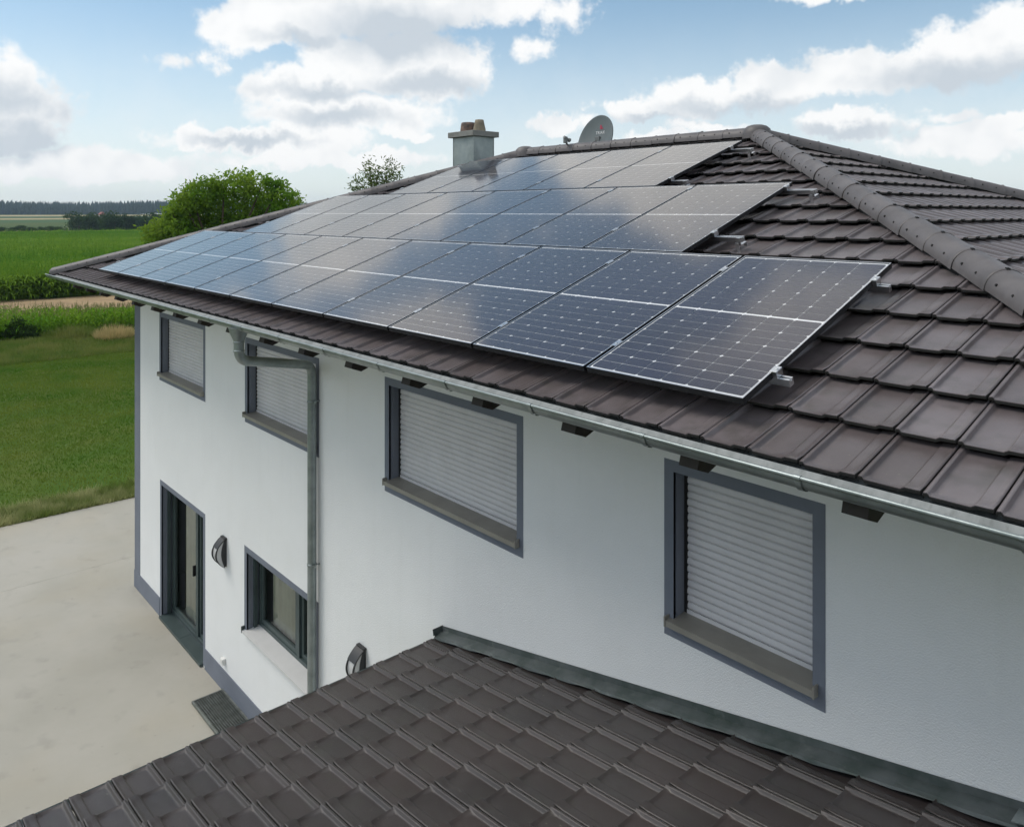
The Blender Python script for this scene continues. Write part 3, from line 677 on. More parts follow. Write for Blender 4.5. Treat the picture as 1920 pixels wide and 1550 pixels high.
ORD = ['first', 'second', 'third', 'fourth', 'fifth', 'sixth', 'seventh', 'eighth', 'ninth', 'tenth', 'eleventh']
RN = ['lowest', 'middle', 'top']
for r, (o_, v, n) in enumerate(ROWS):
    for k in range(n):
        M = panel_matrix(o_ - k * PP, v)
        where = 'at the right end of the %s row' % RN[r] if k == 0 else 'at the left end of the %s row' % RN[r] if k == n - 1 else '%s from the right in the %s row' % (ORD[k], RN[r])
        p = empty('solar_panel', M.translation, 'dark framed solar panel ' + where, 'solar panel', 'solar panels on the front roof slope')
        link_world(bpy.data.objects.new('frame', FRM), M, p); link_world(bpy.data.objects.new('backsheet', BSM), M, p); link_world(bpy.data.objects.new('glass', GLM), M, p)
        if (r == 0 and k < 4) or (r == 1 and k < 1):
            for x, y, u in CTR: link_world(bpy.data.objects.new('cell', CELLS[u]), M @ Matrix.Translation((x, y, -.0045)), p)
        else: tag(link_world(bpy.data.objects.new('cells', ALLC), M, p), kind='stuff')
# mounting rails with clamps and roof hooks
def build_rails():
    prof = [(-.02, -.04), (.02, -.04), (.02, -.002), (.007, -.002), (.007, -.013), (-.007, -.013), (-.007, -.002), (-.02, -.002)]
    RV = [(.305, 1.505), (2.24, 3.44), (3.87, 5.09)]; EXT = [(.085, .09), (.27, .29), (.22, .30)]
    for r, (o_, v, n) in enumerate(ROWS):
        for q in (0, 1):
            vv = RV[r][q]; x1 = o_ + EXT[r][q]; x0 = o_ - n * PP - .06; M = panel_matrix(0, vv, -.035)
            mb = MB(); k = len(prof)
            mb.add([M @ Vector((x, s_, n_)) for x in (x0, x1) for s_, n_ in prof], [tuple(range(k)), tuple(range(2 * k - 1, k - 1, -1))] + [(i, i + k, (i + 1) % k + k, (i + 1) % k) for i in range(k)])
            rail = empty('mounting_rail', M @ Vector(((x0 + x1) / 2, 0, -.04)), 'aluminium rail carrying the %s row of panels, %s of its two' % (RN[r], ('lower', 'upper')[q]), 'mounting rail', 'rails under the solar panels')
            mb.build('rail', 'aluminium', rail)
            for j in range(1, n):
                x = o_ - j * PP + .01; c_ = MB(); c_.box(x - .0095, -.035, .004, x + .0095, .035, .030, 0, M); c_.box(x - .019, -.035, .0355, x + .019, .035, .0395, 0, M); c_.box(x - .006, -.006, .0395, x + .006, .006, .044, 0, M)
                c_.build('mid_clamp', 'aluminium', rail)
            for x, s_ in ((o_, 1), (o_ - n * PP + .02, -1)):
                c_ = MB(); c_.box(min(x, x + s_ * .028) + .001, -.03, -.001, max(x, x + s_ * .028), .03, .0355, 0, M); c_.box(min(x - s_ * .012, x + s_ * .028), -.03, .036, max(x - s_ * .012, x + s_ * .028), .03, .040, 0, M)
                c_.box(x + s_ * .010, -.006, .040, x + s_ * .022, .006, .046, 0, M); c_.build('end_clamp', 'aluminium', rail, bevel=.001)
            hooks = [x1 - .03 if r else x1 - .35] + [x1 - .6 - i * 1.022 for i in range(int((x1 - x0 - .7) / 1.022) + 1)]
            for x in hooks:
                c_ = MB(); c_.box(x - .016, -.032, -.062, x + .016, -.0205, -.004, 0, M); c_.box(x - .016, -.032, -.068, x + .016, .06, -.062, 0, M); c_.box(x - .016, .054, -.10, x + .016, .06, -.068, 0, M)
                c_.box(x - .016, -.060, -.155, x + .016, -.054, -.036, 0, M) if r and x == hooks[0] else None
                c_.build('roof_hook', 'aluminium', rail)
build_rails()
# ---------------------------------------------------------------- satellite dish
def text_mesh(body, size):
    cu = bpy.data.curves.new('t', 'FONT'); cu.body = body; cu.size = size; cu.align_x = 'CENTER'; cu.extrude = .0008; cu.space_character = 1.15
    o = bpy.data.objects.new('t', cu); C.objects.link(o); dg = bpy.context.evaluated_depsgraph_get(); me = bpy.data.meshes.new_from_object(o.evaluated_get(dg)); bpy.data.objects.remove(o); return me
def build_dish():
    cen = Vector((-6.78, 6.32, G + 2.10)); yaw = R(-4); tilt = R(17)
    M = Matrix.Translation(cen) @ Matrix.Rotation(yaw, 4, 'Z') @ Matrix.Rotation(R(90) - tilt, 4, 'X')      # local z = out of the dish face
    d = empty('satellite_dish', (cen.x, cen.y + .12, ZR - .3), 'grey satellite dish with white lettering and red emblem behind the ridge', 'satellite dish')
    a, b, dep = .39, .43, .075; mb = MB(); rows = []
    for i in range(9):
        t = i / 8; rows.append([M @ Vector((a * t * math.cos(q), b * t * math.sin(q), -dep * (1 - t * t))) for q in [2 * math.pi * k / 40 for k in range(41)]])
    mb.grid(rows, 0, True); rim = [[M @ Vector(((a + e_) * math.cos(q), (b + e_) * math.sin(q), z)) for q in [2 * math.pi * k / 40 for k in range(41)]] for e_, z in ((0, 0), (.010, 0), (.012, -.018), (.004, -.02))]
    mb.grid(rim, 0, False)
    back = [[M @ Vector((a * t * math.cos(q), b * t * math.sin(q), -dep * (1 - t * t) - .006)) for q in [2 * math.pi * k / 40 for k in range(41)]] for t in [i / 8 for i in range(9)]]
    mb.grid(back, 0, True, True); refl = mb.build('reflector', 'dish_grey', d)
    def zz(x, y): return -dep * (1 - (x / a) ** 2 - (y / b) ** 2) + .0025
    me = text_mesh('TRIAX', .070)
    for v in me.vertices: v.co.x += .03; v.co.y += .125; v.co.z += zz(v.co.x, v.co.y)
    me.materials.clear(); me.materials.append(MT['white_print']); o = bpy.data.objects.new('lettering', me); link_world(o, M, refl)
    em = MB()
    def flat(pts): em.add([M @ Vector((x, y, zz(x, y) + .001)) for x, y in pts], [tuple(range(len(pts)))])
    flat([(.012, .205), (.044, .205), (.051, .24), (.042, .275), (.012, .28)][::1]); flat([(.054, .205), (.09, .212), (.06, .245)])
    em.build('emblem', 'red_print', refl)
    ar = MB(); ar.tube([M @ Vector((0, -b - .0, -.01)), M @ Vector((0, -b + .02, .28)), M @ Vector((0, -.25, .60))], .014, 10); ar.build('feed_arm', 'lnb_grey', d)
    ln = MB(); q0 = M @ Vector((.02, -.20, .60)); ax = (M.to_3x3() @ Vector((0, -.1, -1))).normalized()
    ln.tube([q0 + ax * .07, q0 + ax * .045, q0 + ax * .04, q0 - ax * .06], [.034, .034, .020, .024], 14); ln.box(q0.x - .028, q0.y - .055, q0.z - .075, q0.x + .022, q0.y + .0, q0.z + .03); ln.build('receiver_head', 'lnb_grey', d, bevel=.005)
    zr = ZR - TT * (cen.y + .14 - YR); MB().tube([(cen.x, cen.y + .14, zr - .1), (cen.x, cen.y + .14, cen.z + .05)], .025, 12).build('mast', 'zinc', d)
    MB().box(cen.x - .05, cen.y + .06, cen.z - .06, cen.x + .05, cen.y + .17, cen.z + .06).build('bracket', 'lnb_grey', d, bevel=.006)
build_dish()
# ---------------------------------------------------------------- wall lamps, socket, light-well grate
def wall_lamp(x, z, label):
    L_ = empty('wall_lamp', (x, YW, z), label, 'wall lamp', 'half moon lamps on the house wall')
    H, Wd, D = .40, .145, .135; hw = Wd / 2
    MB().box(x - hw * .8, YW - .034, z + .012, x + hw * .8, YW, z + H - .012).build('back_plate', 'lamp_body', L_, bevel=.006)
    def arc(k, dd): t = k / 18; return (YW - .030 - dd * math.sin(math.pi * t) ** .8, z + H * t)
    def bow(x0, x1, d0, d1, name, mat):
        mb = MB(); o_ = [arc(k, d0) for k in range(19)]; i_ = [arc(k, d1) for k in range(19)]
        mb.grid([[(x0, *p) for p in o_], [(x1, *p) for p in o_]], 0, True); mb.grid([[(x1, *p) for p in i_], [(x0, *p) for p in i_]], 0, True)
        mb.grid([[(x0, *p) for p in i_], [(x0, *p) for p in o_]], 0, False); mb.grid([[(x1, *p) for p in o_], [(x1, *p) for p in i_]], 0, False)
        mb.build(name, mat, L_)
    bow(x - hw + .013, x + hw - .013, D - .022, 0, 'shade', 'opal')
    bow(x - hw, x - hw + .012, D, D - .020, 'rib', 'lamp_body'); bow(x + hw - .012, x + hw, D, D - .020, 'rib', 'lamp_body')
    for s_ in (-1, 1):                                     # side cheeks beside the plate
        mb = MB(); pts = [(YW - .028, z), (YW - .028, z + H)] + [(YW - .030 - .050 * math.sin(math.pi * k / 10), z + H - H * k / 10) for k in range(1, 10)]
        x0 = x + s_ * (hw - .009); mb.add([(xx, *p) for xx in (x0 - .003, x0 + .003) for p in pts], [tuple(range(len(pts))), tuple(range(2 * len(pts) - 1, len(pts) - 1, -1))]); mb.build('cheek', 'lamp_body', L_)
    c_ = MB(); pp = [arc(k, D + .004) for k in (13, 14, 15, 16, 17, 18)]
    c_.grid([[(x - hw - .002, *p) for p in pp], [(x + hw + .002, *p) for p in pp]], 0, True); c_.grid([[(x + hw + .002, p[0] + .012, p[1] - .006) for p in pp], [(x - hw - .002, p[0] + .012, p[1] - .006) for p in pp]], 0, True)
    c_.box(x - hw, YW - .04, z + H - .012, x + hw, YW - .003, z + H + .008); c_.build('top_cap', 'lamp_body', L_)
wall_lamp(-8.70, G - 4.0, 'dark half moon wall lamp between the terrace door and the ground floor window')
wall_lamp(-5.02, G - 3.99, 'dark half moon wall lamp right of the downpipe, half hidden by the porch roof')
sk = empty('wall_socket', (-8.715, YW, .39), 'small white outdoor socket low on the wall above the grate', 'socket')
MB().box(-8.755, YW - .045, .39, -8.675, YW, .475).build('housing', 'plastic_white', sk, bevel=.006); MB().box(-8.748, YW - .053, .425, -8.682, YW - .045, .47).build('lid', 'plastic_white', sk, bevel=.004)
def build_grate():
    g_ = empty('light_well_grate', (-8.35, .66, 0), 'steel mesh grate over the light well at the foot of the wall', 'grate')
    x0, x1, y0_, y1_ = -8.75, -7.80, .44, YW - .014; MB().box(x0, y0_, .001, x1, y1_, .006).build('pit', 'pit', g_)
    f = MB(); frame_bar(f, 0, 0, 1, 1, 0, 1, .1); f = MB()
    for (u0, v0, u1, v1) in ((x0, y0_, x1, y0_ + .02), (x0, y1_ - .02, x1, y1_), (x0, y0_ + .02, x0 + .02, y1_ - .02), (x1 - .02, y0_ + .02, x1, y1_ - .02)): f.box(u0, v0, .004, u1, v1, .034)
    f.build('frame', 'grate_steel', g_)
    for n, ax in ((31, 0), (14, 1)):
        for i in range(1, n):
            mb = MB()
            if ax == 0: x = x0 + (x1 - x0) * i / n; mb.box(x - .0025, y0_ + .02, .008, x + .0025, y1_ - .02, .032)
            else: y = y0_ + (y1_ - y0_) * i / n; mb.box(x0 + .02, y - .003, .012, x1 - .02, y + .003, .030)
            mb.build('bar', 'grate_steel', g_)
build_grate()
# ---------------------------------------------------------------- porch with its tiled lean-to roof
def build_porch():
    AL = math.atan(.213); ca, sa = math.cos(AL), math.sin(AL); X0 = -3.59; Z0 = G - 2.9 + .213 * (X0 + 3.7); YN, X1 = -4.2, 2.7
    p = empty('porch', (-.4, -1.6, 0), 'open porch with dark tiled lean-to roof against the white wall', 'porch')
    M = frame_matrix((X0, 0, Z0), (0, -1, 0), (ca, 0, sa)); smax = (X1 - X0) / ca
    pr = MB(); pr.add([M @ Vector(v) for v in ((-YW + .004, .02, -.11), (-YN, .02, -.11), (-YN, smax, -.11), (-YW + .004, smax, -.11), (-YW + .004, .02, -.13), (-YN, .02, -.13), (-YN, smax, -.13), (-YW + .004, smax, -.13))],
        [(0, 1, 2, 3), (7, 6, 5, 4), (0, 4, 5, 1), (1, 5, 6, 2), (2, 6, 7, 3), (3, 7, 4, 0)]); pr.build('deck', 'soffit', p)
    items = [(t[0], t[1], t[2], t[3], t[4], False) for t in lay(M, .105, 0, int(smax / .3657) + 1, (-YW, -YN), [(-1, 0, YW - .012), (1, 0, -YN), (0, 1, smax)])]
    def vis(t):
        v = t[0] @ Vector((TW / 2, .2, 0)) - CAM; f = v.dot(FW)
        if f < .4: return -v.length
        return 1e3 - v.length if abs(v.dot(RT) / f) < .70 and v.z / f > -.83 else -v.length
    items.sort(key=lambda t: -vis(t)); place_tiles(items, p, 'dark_tile', 300, 'dark tiles at the near end of the porch roof')
    # metal flashing between roof and wall: upstand with a kinked foot over the tiles
    fl_ = MB(); n = 60; rows = []
    for i in range(n + 1):
        s_ = -.03 + (smax + .03) * i / n; w1 = .004 * math.sin(i * 1.7) + .003 * math.sin(i * .61); step = .004 if (i // 9) % 2 else 0
        rows.append([M @ Vector(v) for v in ((-YW + .003, s_, .050), (-YW + .010, s_, .053), (-YW + .012 + step, s_, .012 + w1), (-YW + .075, s_, -.002 + w1), (-YW + .105 + w1 * 2, s_, -.008 + w1 * 1.5), (-YW + .112 + w1 * 2, s_, -.020))])
    fl_.grid(rows, 0, False, False); fl_.add(rows[0], [tuple(range(6))]); fl_.build('flashing', 'lead_flashing', p)
    st = MB(); st.box(0, 0, 0, .11, .006, .055, 0, M @ Matrix.Translation((-YW + .002, -.035, 0))); st.build('flashing_end', 'lead_flashing', p)
    sp = MB(); sp.box(-.02, 0, 0, .10, .18, .006, 0, M @ Matrix.Translation((-YW + .03, 4.62, .016)) @ Matrix.Rotation(R(4), 4, 'X')); sp.build('loose_flashing_strip', 'zinc', p)
    for y in np.arange(YN + .15, YW - .1, .72):
        r_ = MB(); Mr = frame_matrix((X0, y, Z0), (0, -1, 0), (ca, 0, sa)); r_.box(-.04, .03, -.27, .04, smax - .05, -.132, 0, Mr); r_.build('rafter', 'wood_dark', p)
    for x in (X0 + .35, X1 - .4):
        zt = Z0 + .213 * (x - X0) - .275; MB().box(x - .06, YN + .05, zt - .18, x + .06, YW - .02, zt).build('beam', 'wood_dark', p)
        for y in (YN + .12, -1.7): MB().box(x - .06, y - .06, 0, x + .06, y + .06, zt - .182).build('post', 'wood_dark', p, bevel=.006)
    gz = Z0 - .09; gg = MB(); gg.grid([[(X0 - .075 - .05 * math.cos(math.pi * k / 10), y, gz - .05 * math.sin(math.pi * k / 10)) for k in range(11)] for y in (YN, YW - .02)], 0, True); gg.build('gutter', 'zinc', p)
build_porch()
# ---------------------------------------------------------------- vegetation
def scatter(tv, tf, pos, rotz, scl, tilt=None, fm=None):
    """copies of a small template mesh (numpy) merged into one vertex/face array"""
    n, k = len(pos), len(tv); c, s_ = np.cos(rotz), np.sin(rotz); v = np.repeat(tv[None], n, 0) * np.asarray(scl)[:, None, None] if np.ndim(scl) == 1 else np.repeat(tv[None], n, 0) * scl[:, None, :]
    x = v[..., 0] * c[:, None] - v[..., 1] * s_[:, None]; y = v[..., 0] * s_[:, None] + v[..., 1] * c[:, None]
    z = v[..., 2]
    if tilt is not None: x = x + z * tilt[:, 0:1]; y = y + z * tilt[:, 1:2]
    V = np.stack([x + pos[:, 0:1], y + pos[:, 1:2], z + pos[:, 2:3]], -1).reshape(-1, 3)
    F = (tf[None] + (np.arange(n) * k)[:, None, None]).reshape(-1, tf.shape[1])
    return (V, F) if fm is None else (V, F, np.tile(fm, n))
def blades(n, x0, x1, y0, y1, h, w, mat, name, label, cat='grass', power=1.0, z=-.03, keep=None):
    u = rng.random(n) ** power; px = x1 - (x1 - x0) * u; py = rng.uniform(y0, y1, n)
    if keep is not None: k = keep(px, py); px, py = px[k], py[k]; n = len(px)
    tv = np.array([(-.5, 0, 0), (.5, 0, 0), (0, 0, 1.)]); tf = np.array([(0, 1, 2)])
    hh = h * rng.uniform(.5, 1.3, n); ww = w * rng.uniform(.6, 1.4, n)
    V, F = scatter(tv, tf, np.stack([px, py, np.full(n, z)], 1), rng.uniform(0, 6.28, n), np.stack([ww, ww, hh], 1), rng.normal(0, .45, (n, 2)))
    return fast_mesh(name, V, F, mat, kind='stuff', label=label, category=cat)
blades(300000, -38.5, -17.55, -9, 17, .055, .020, 'grass_leaf', 'lawn_grass', 'short mown grass of the lawn left of the house', power=.75)
blades(26000, -18.7, -17.52, -9, 6, .17, .020, 'edge_weed', 'edge_grass', 'longer pale grass along the edge of the patio', power=1.5)
blades(60000, -45.5, -38.2, -12, 20, .22, .030, 'rough_grass', 'meadow_grass', 'taller unmown grass between lawn and maize')
def tuft(name, mat, cx, cy, r, h, n, label, cat, w=.02):
    a = rng.uniform(0, 6.28, n); q = np.sqrt(rng.random(n)) * r; pos = np.stack([cx + q * np.cos(a), cy + q * np.sin(a), np.full(n, -.05)], 1)
    tv = np.array([(-.5, 0, 0), (.5, 0, 0), (-.35, 0, .5), (.35, 0, .5), (0, 0, 1.)]); tf = np.array([(0, 1, 2), (1, 3, 2), (2, 3, 4)])
    lean = np.stack([np.cos(a), np.sin(a)], 1) * (q / r)[:, None] * .6 + rng.normal(0, .15, (n, 2))
    hh = h * (1 - .55 * (q / r) ** 2) * rng.uniform(.6, 1.15, n)
    V, F = scatter(tv, tf, pos, rng.uniform(0, 6.28, n), np.stack([np.full(n, w), np.full(n, w), hh], 1), lean)
    o = empty(name, (cx, cy, 0), label, cat); fast_mesh('leaves', V, F, mat, parent=o); return o
def ground_pt(px, py, z=0.):
    d = FW + RT * ((px - 960) / 1476.35) + Vector((0, 0, 1)) * ((398.09 - py) / 1476.35); return CAM + d * ((z - CAM.z) / d.z)
p_ = ground_pt(214, 634); tuft('grass_tuft', 'dry_grass', p_.x, p_.y, .85, .85, 1300, 'straw coloured dry grass tuft before the maize', 'grass tuft', .03)
p_ = ground_pt(135, 630); tuft('grass_tuft', 'rough_grass', p_.x, p_.y, 1.3, .7, 1800, 'low olive green grass tuft left of the dry one', 'grass tuft', .03)
# bush, trees
def leaf_cloud(lobes, n, size, flat=.7):
    """leaf quads through the outer part of a set of (x,y,z,r) lobes"""
    w_ = np.array([l[3] ** 2 for l in lobes]); idx = rng.choice(len(lobes), n, p=w_ / w_.sum()); Lb = np.array(lobes)[idx]
    d = rng.normal(size=(n, 3)); d /= np.linalg.norm(d, axis=1)[:, None]; rr = Lb[:, 3] * rng.uniform(.35, 1.08, n) ** .6
    c = Lb[:, :3] + d * rr[:, None] * np.array([1, 1, .85])
    tw = c[: max(1, n // 16)]; c = tw[rng.integers(0, len(tw), n)] + rng.normal(0, 1, (n, 3)) * size * np.array([1.5, 1.5, 1.2])
    # clump the leaves to twigs
    t = rng.normal(size=(n, 3)); t /= np.linalg.norm(t, axis=1)[:, None]; b = np.cross(t, d + rng.normal(0, .5, (n, 3))); b /= np.linalg.norm(b, axis=1)[:, None] + 1e-9
    s_ = size * rng.uniform(.6, 1.4, n)[:, None]
    V = np.stack([c - t * s_, c + b * s_ * .42, c + t * s_, c - b * s_ * .42], 1).reshape(-1, 3)
    return V, np.arange(4 * n).reshape(-1, 4)
def limb(mb, p, d, r, l, depth):
    path = [p]; q = Vector(p); dd = Vector(d).normalized()
    for i in range(4): dd = (dd + Vector((random.gauss(0, .12), random.gauss(0, .12), random.gauss(.04, .08)))).normalized(); q = q + dd * l / 4; path.append(q.copy())
    mb.tube(path, [r * (1 - .13 * i) for i in range(5)], 6)
    ends = []
    if depth:
        for k in range(3): ends += limb(mb, path[2 + k % 3], dd + Vector((random.gauss(0, .6), random.gauss(0, .6), random.gauss(.15, .3))), r * .52, l * .62, depth - 1)
    else: ends.append(path[-1])
    return ends
def make_tree(name, loc, lobes, n, size, label, mat='tree_leaf', trunk_r=.22, trunk_h=3.0, group=None):
    """lobes are (x,y,z,r) relative to the foot of the tree"""
    t = empty(name, loc, label, 'tree', group); mb = MB(); limb(mb, Vector(loc), (0, 0, 1), trunk_r, trunk_h, 0)
    for l in lobes[::2]:
        a = Vector(loc) + Vector((0, 0, trunk_h * .9)); b_ = Vector(loc) + Vector(l[:3]); m_ = a.lerp(b_, .5) + Vector((random.gauss(0, .2), random.gauss(0, .2), -.2))
        mb.tube([a, m_, b_], [trunk_r * .5, trunk_r * .32, trunk_r * .12], 5)
    mb.build('trunk', 'bark', t)
    V, F = leaf_cloud([(l[0] + loc[0], l[1] + loc[1], l[2] + loc[2], l[3]) for l in lobes], n, size)
    fast_mesh('crown', V, F, mat, parent=t); return t
def at_px(px, py, depth):
    return CAM + (FW + RT * ((px - 960) / 1476.35) + Vector((0, 0, 1)) * ((398.09 - py) / 1476.35)) * depth
def tree_from_px(name, base_px, depth, blobs, n, size, label, **k):
    b0 = at_px(base_px, 398, depth); loc = (b0.x, b0.y, -.05); lobes = []
    for (px, py, rp) in blobs:
        q = at_px(px, py, depth + random.uniform(-1.2, 1.2)); lobes.append((q.x - loc[0], q.y - loc[1], q.z - loc[2], rp * depth / 1476))
    return make_tree(name, loc, lobes, n, size, label, **k)
tree_from_px('broadleaf_tree', 420, 46, [(345, 385, 30), (380, 362, 30), (420, 352, 30), (455, 345, 26), (490, 350, 26), (520, 365, 24), (545, 380, 20), (330, 410, 30), (365, 400, 34), (410, 390, 36), (460, 385, 36), (505, 395, 30), (540, 405, 22),
    (300, 435, 26), (335, 440, 32), (380, 435, 36), (430, 430, 38), (480, 425, 36), (290, 460, 20), (330, 470, 30), (390, 470, 36), (450, 470, 36), (500, 455, 30), (405, 345, 16), (320, 398, 14), (465, 335, 12), (355, 355, 12), (550, 372, 12), (525, 345, 10)],
    26000, .12, 'large bright green broadleaf tree rising behind the left roof hip', trunk_r=.26, trunk_h=3.2)
tb = at_px(705, 398, 30); wl = (tb.x, tb.y, -.05)
def willow():
    t = empty('willow_tree', wl, 'thin twiggy tree whose top shows left of the chimney', 'tree'); mb = MB(); VV = []; tips = []
    mb.tube([Vector(wl), Vector(wl) + Vector((.1, 0, 3)), Vector(wl) + Vector((0, .1, 5.6))], [.16, .13, .09], 7)
    for (px, py, bx) in ((690, 298, 700), (735, 297, 712), (712, 310, 706), (668, 335, 696), (752, 322, 716), (725, 325, 708), (700, 330, 702), (658, 350, 694), (680, 318, 700), (745, 310, 714)):
        a = at_px(bx, 372, 30); b_ = at_px(px, py, 30 + random.uniform(-.6, .6)); m_ = a.lerp(b_, .55) + Vector((random.gauss(0, .05), random.gauss(0, .05), .06)); mb.tube([Vector(wl) + Vector((0, .1, 5.4)), a, m_, b_], [.05, .03, .016, .006], 5)
        for k in range(150):
            f = random.uniform(.0, 1.0); c = (a.lerp(m_, f * 2) if f < .5 else m_.lerp(b_, f * 2 - 1)) + Vector((random.gauss(0, .14), random.gauss(0, .14), random.gauss(0, .11)))
            d_ = Vector((random.gauss(0, 1), random.gauss(0, 1), random.gauss(.2, .7))).normalized() * random.uniform(.05, .11); w_ = d_.orthogonal().normalized() * .021
            VV += [c - d_, c + w_, c + d_, c - w_]
    mb.build('trunk', 'bark', t); fast_mesh('crown', np.array([v[:] for v in VV]), np.arange(len(VV)).reshape(-1, 4), 'willow_leaf', parent=t)
willow()
b0 = ground_pt(24, 634); make_bush = make_tree('shrub', (b0.x, b0.y, -.05), [(0, 0, .35, .55), (.4, .5, .3, .5), (-.2, -.6, .3, .5), (.1, .2, .7, .42), (-.1, .9, .25, .4), (0, -1.1, .2, .4)], 5000, .06, 'dark green shrub at the edge of the maize', 'bush_leaf', .03, .3)
# maize: stalk, arching leaves and tassel
def maize_template(nl=8):
    V, F, M_ = [], [], []
    def strip(pts, ws, mi, side):
        b = len(V)
        for p, w_ in zip(pts, ws): V.append(p - side * w_); V.append(p + side * w_)
        for i in range(len(pts) - 1): F.append((b + 2 * i, b + 2 * i + 1, b + 2 * i + 3, b + 2 * i + 2)); M_.append(mi)
    for s_ in (np.array((1., 0, 0)), np.array((0, 1., 0))): strip([np.array((0, 0, 0.)), np.array((0, 0, 1.9))], [.016, .008], 0, s_)
    for i in range(nl):
        a = i * 2.5 + random.uniform(-.5, .5); h = .35 + 1.5 * i / nl; d = np.array((math.cos(a), math.sin(a), 0)); sd = np.array((-math.sin(a), math.cos(a), 0)); l = random.uniform(.5, .8); up = random.uniform(.25, .5)
        strip([np.array((0, 0, h)) + d * l * t + np.array((0, 0, 1)) * (up * t * 1.8 - up * 2.2 * t * t) for t in (0, .35, .7, 1)], [.03, .065, .05, .006], 0, sd)
    for i in range(4):
        a = i * 1.6; strip([np.array((0, 0, 1.85)), np.array((.10 * math.cos(a), .10 * math.sin(a), 2.2))], [.010, .006], 1, np.array((-math.sin(a), math.cos(a), 0)))
    return np.array(V), np.array(F), np.array(M_)
def plants(n_or_pos, name, mats, label, sc, cat, templates):
    Vs, Fs, Ms, base = [], [], [], 0; parts = np.array_split(n_or_pos, len(templates))
    for (tv, tf, tm), pos in zip(templates, parts):
        V, F, M_ = scatter(tv, tf, pos, rng.uniform(0, 6.28, len(pos)), sc * rng.uniform(.85, 1.15, len(pos)), rng.normal(0, .06, (len(pos), 2)), tm)
        Vs.append(V); Fs.append(F + base); Ms.append(M_); base += len(V)
    fast_mesh(name, np.concatenate(Vs), np.concatenate(Fs), mats, np.concatenate(Ms), kind='stuff', label=label, category=cat)
TPL = [maize_template() for _ in range(5)]
rows_ = []
for x in np.arange(-53.5, -45.6, .72):
    y = np.arange(-14, 30, .17); rows_.append(np.stack([x + rng.normal(0, .06, len(y)), y + rng.normal(0, .05, len(y)), -.12 - .62 * np.clip((y - 3) / 8, 0, 1) * np.clip((-46.5 - x) / 6, .2, 1)], 1))
mz = np.concatenate(rows_); rng.shuffle(mz); plants(mz, 'maize', ['maize_leaf', 'maize_tassel'], 'strip of tall maize plants beyond the lawn', .66, 'maize', TPL)
TPL2 = [maize_template(6) for _ in range(4)]
n = 15000; u = rng.random(n) ** 1.6; xx = -68 - 180 * u; ang = rng.uniform(R(2), R(32), n); yy = -xx * np.tan(ang) * 1.0 - 6
front = np.stack([np.full(900, -68.) + rng.normal(0, .5, 900), rng.uniform(-10, 45, 900)], 1)
fp = np.concatenate([np.stack([xx, yy], 1), front]); rng.shuffle(fp)
plants(np.concatenate([fp, np.full((len(fp), 1), -.1)], 1), 'crop_field', ['crop_leaf', 'crop_leaf'], 'wide green crop field stretching to the far tree line', 1.0, 'crop', TPL2)
def crop_sheet():
    xs_ = np.concatenate([np.linspace(-68.6, -110, 50), np.linspace(-112, -250, 60)]); ys_ = np.linspace(-20, 200, 120); rows = []
    for i, x in enumerate(xs_):
        hz = 1.35 if i else -.05
        if -150 < x < -136: hz -= .5
        rows.append([(x + rng.normal(0, .12), y, (hz + rng.normal(0, .16)) if i else -.05) for y in ys_])
    rows[-1] = [(p[0], p[1], -.3) for p in rows[-1]]
    MB().grid(rows, smooth=True, flip=True).build('crop_canopy', 'crop_leaf', kind='stuff', label='closed leaf canopy of the green crop field', category='crop')
crop_sheet()
# far trees: each a trunk and crown; the wooded hills behind are one mass
def far_tree_mesh():
    lobes = [(0, 0, .55, .34), (0, 0, .28, .32)] + [(random.gauss(0, .2), random.gauss(0, .2), random.uniform(.15, .8), random.uniform(.14, .24)) for _ in range(9)]
    V, F = leaf_cloud(lobes, 1500, .045); me = bpy.data.meshes.new('crown'); me.from_pydata([tuple(v) for v in V], [], [tuple(f) for f in F]); me.materials.append(MT['far_leaf'])
    tr = MB(); tr.tube([(0, 0, 0), (0, 0, .5)], [.03, .02], 6); return me, tr.mesh('trunk', 'bark')
FT = [far_tree_mesh() for _ in range(4)]
def far_tree(px, depth, h, wide, label, group):
    q = at_px(px, 398, depth); z = terrain(q.x, q.y) - .2; t = empty('far_tree', (q.x, q.y, z), label, 'tree', group); me, tr = random.choice(FT); M = Matrix.Translation((q.x, q.y, z)) @ Matrix.Rotation(random.uniform(0, 6.28), 4, 'Z') @ Matrix.Diagonal((h * wide, h * wide, h, 1))
    link_world(bpy.data.objects.new('crown', me), M, t); link_world(bpy.data.objects.new('trunk', tr), M, t)
for i, px in enumerate(np.linspace(146, 300, 16)):
    far_tree(px + random.uniform(-3, 3), 295 + random.uniform(-12, 25), random.uniform(5.8, 8.6), 1.15, 'dark tree of the grove behind the crop field', 'trees of the dark grove')
for i, px in enumerate((4, 22, 38, 60, 78, 96, 110)):
    far_tree(px, 268, random.uniform(2.0, 3.0), 1.9, 'low bush in the hedge at the far edge of the crop field', 'hedge bushes at the field edge')
for i, px in enumerate((118, 128, 138, 150, 160)):
    far_tree(px, 1230, random.uniform(13, 17), .9, 'pale broadleaf tree at the edge of the distant wood', 'broadleaf trees before the wood')
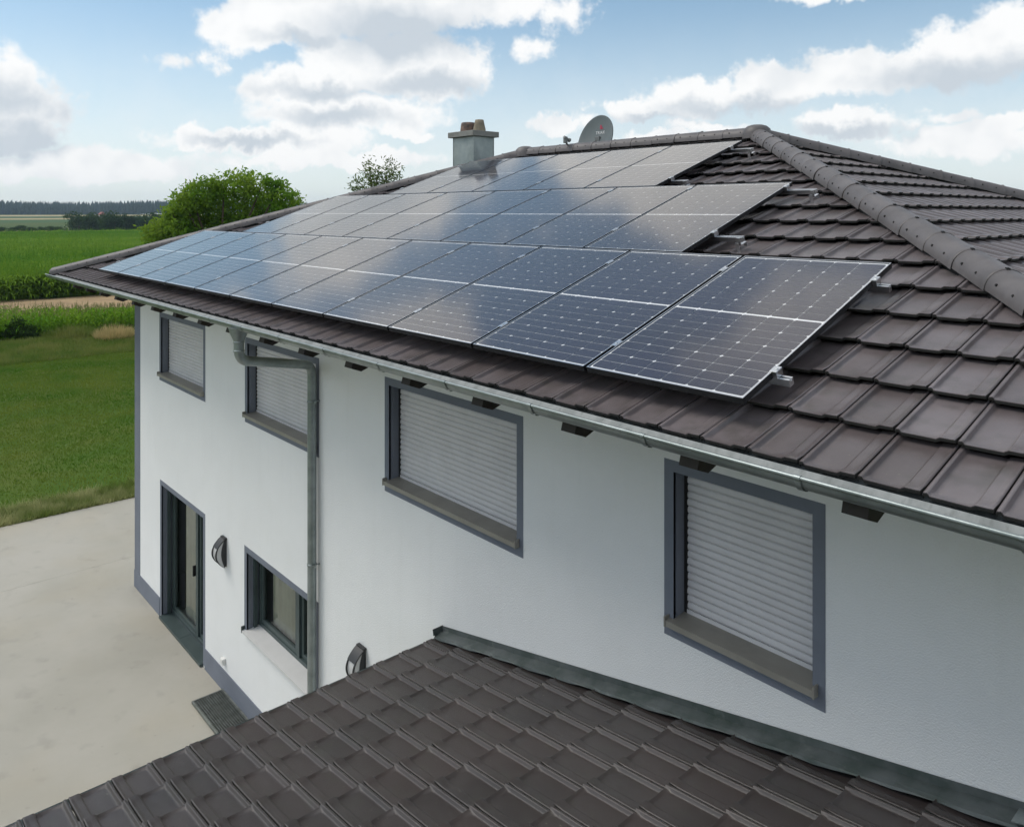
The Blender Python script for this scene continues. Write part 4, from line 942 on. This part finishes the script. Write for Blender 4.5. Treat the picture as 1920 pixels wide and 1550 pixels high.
def forest():
    tv = []; tf = []; k = 7
    for lv, (z0, z1, r) in enumerate(((.12, .55, .24), (.38, .80, .17), (.62, 1.0, .10))):
        b = len(tv); tv += [(r * random.uniform(.8, 1.2) * math.cos(2 * math.pi * i / k), r * random.uniform(.8, 1.2) * math.sin(2 * math.pi * i / k), z0 + random.uniform(-.03, .03)) for i in range(k)] + [(0, 0, z1)]
        tf += [(b + i, b + (i + 1) % k, b + k) for i in range(k)]
    n = 13000; ang = rng.uniform(R(-12), R(95), n); r = 1330 + 420 * rng.random(n) ** 1.3; x = -r * np.cos(ang); y = r * np.sin(ang)
    z = np.array([terrain(a, b_) for a, b_ in zip(x, y)]) + (r - 1330) * .022 + 2.5 * np.sin(ang * 23) - 2; h = rng.uniform(14, 22, n)
    V, F = scatter(np.array(tv), np.array(tf), np.stack([x, y, z], 1), rng.uniform(0, 6.28, n), np.stack([h * .8, h * .8, h], 1))
    fast_mesh('forest', V, F, 'far_conifer', kind='stuff', label='dark wooded ridge along the horizon', category='forest')
forest()
q = at_px(191, 398, 760); hz = terrain(q.x, q.y) - .3; fh = empty('farmhouse', (q.x, q.y, hz), 'tiny distant farmhouse with red roof among the fields', 'house')
f_ = MB(); f_.box(q.x - 4, q.y - 3, hz, q.x + 4, q.y + 3, hz + 3.2); f_.build('wall', 'far_wall', fh)
f_ = MB(); f_.add([(q.x - 4.4, q.y - 3.4, hz + 3.1), (q.x + 4.4, q.y - 3.4, hz + 3.1), (q.x + 4.4, q.y + 3.4, hz + 3.1), (q.x - 4.4, q.y + 3.4, hz + 3.1), (q.x - 4.4, q.y, hz + 6), (q.x + 4.4, q.y, hz + 6)], [(0, 1, 5, 4), (2, 3, 4, 5), (0, 4, 3), (1, 2, 5), (3, 2, 1, 0)]); f_.build('roof', 'far_roof', fh)

# ---------------------------------------------------------------- air
def haze():
    m = bpy.data.materials.new('haze'); m.use_nodes = True; N = m.node_tree.nodes; N.clear(); v = N.new('ShaderNodeVolumePrincipled'); o = N.new('ShaderNodeOutputMaterial'); m.node_tree.links.new(v.outputs[0], o.inputs['Volume'])
    v.inputs['Color'].default_value = (.62, .80, 1, 1); v.inputs['Density'].default_value = .00017; v.inputs['Anisotropy'].default_value = .2; MT['haze'] = m
    MB().box(-2600, -2600, -40, 2600, 2600, 60).build('haze', 'haze', kind='stuff', label='thin bluish summer haze over the fields', category='haze')
haze()
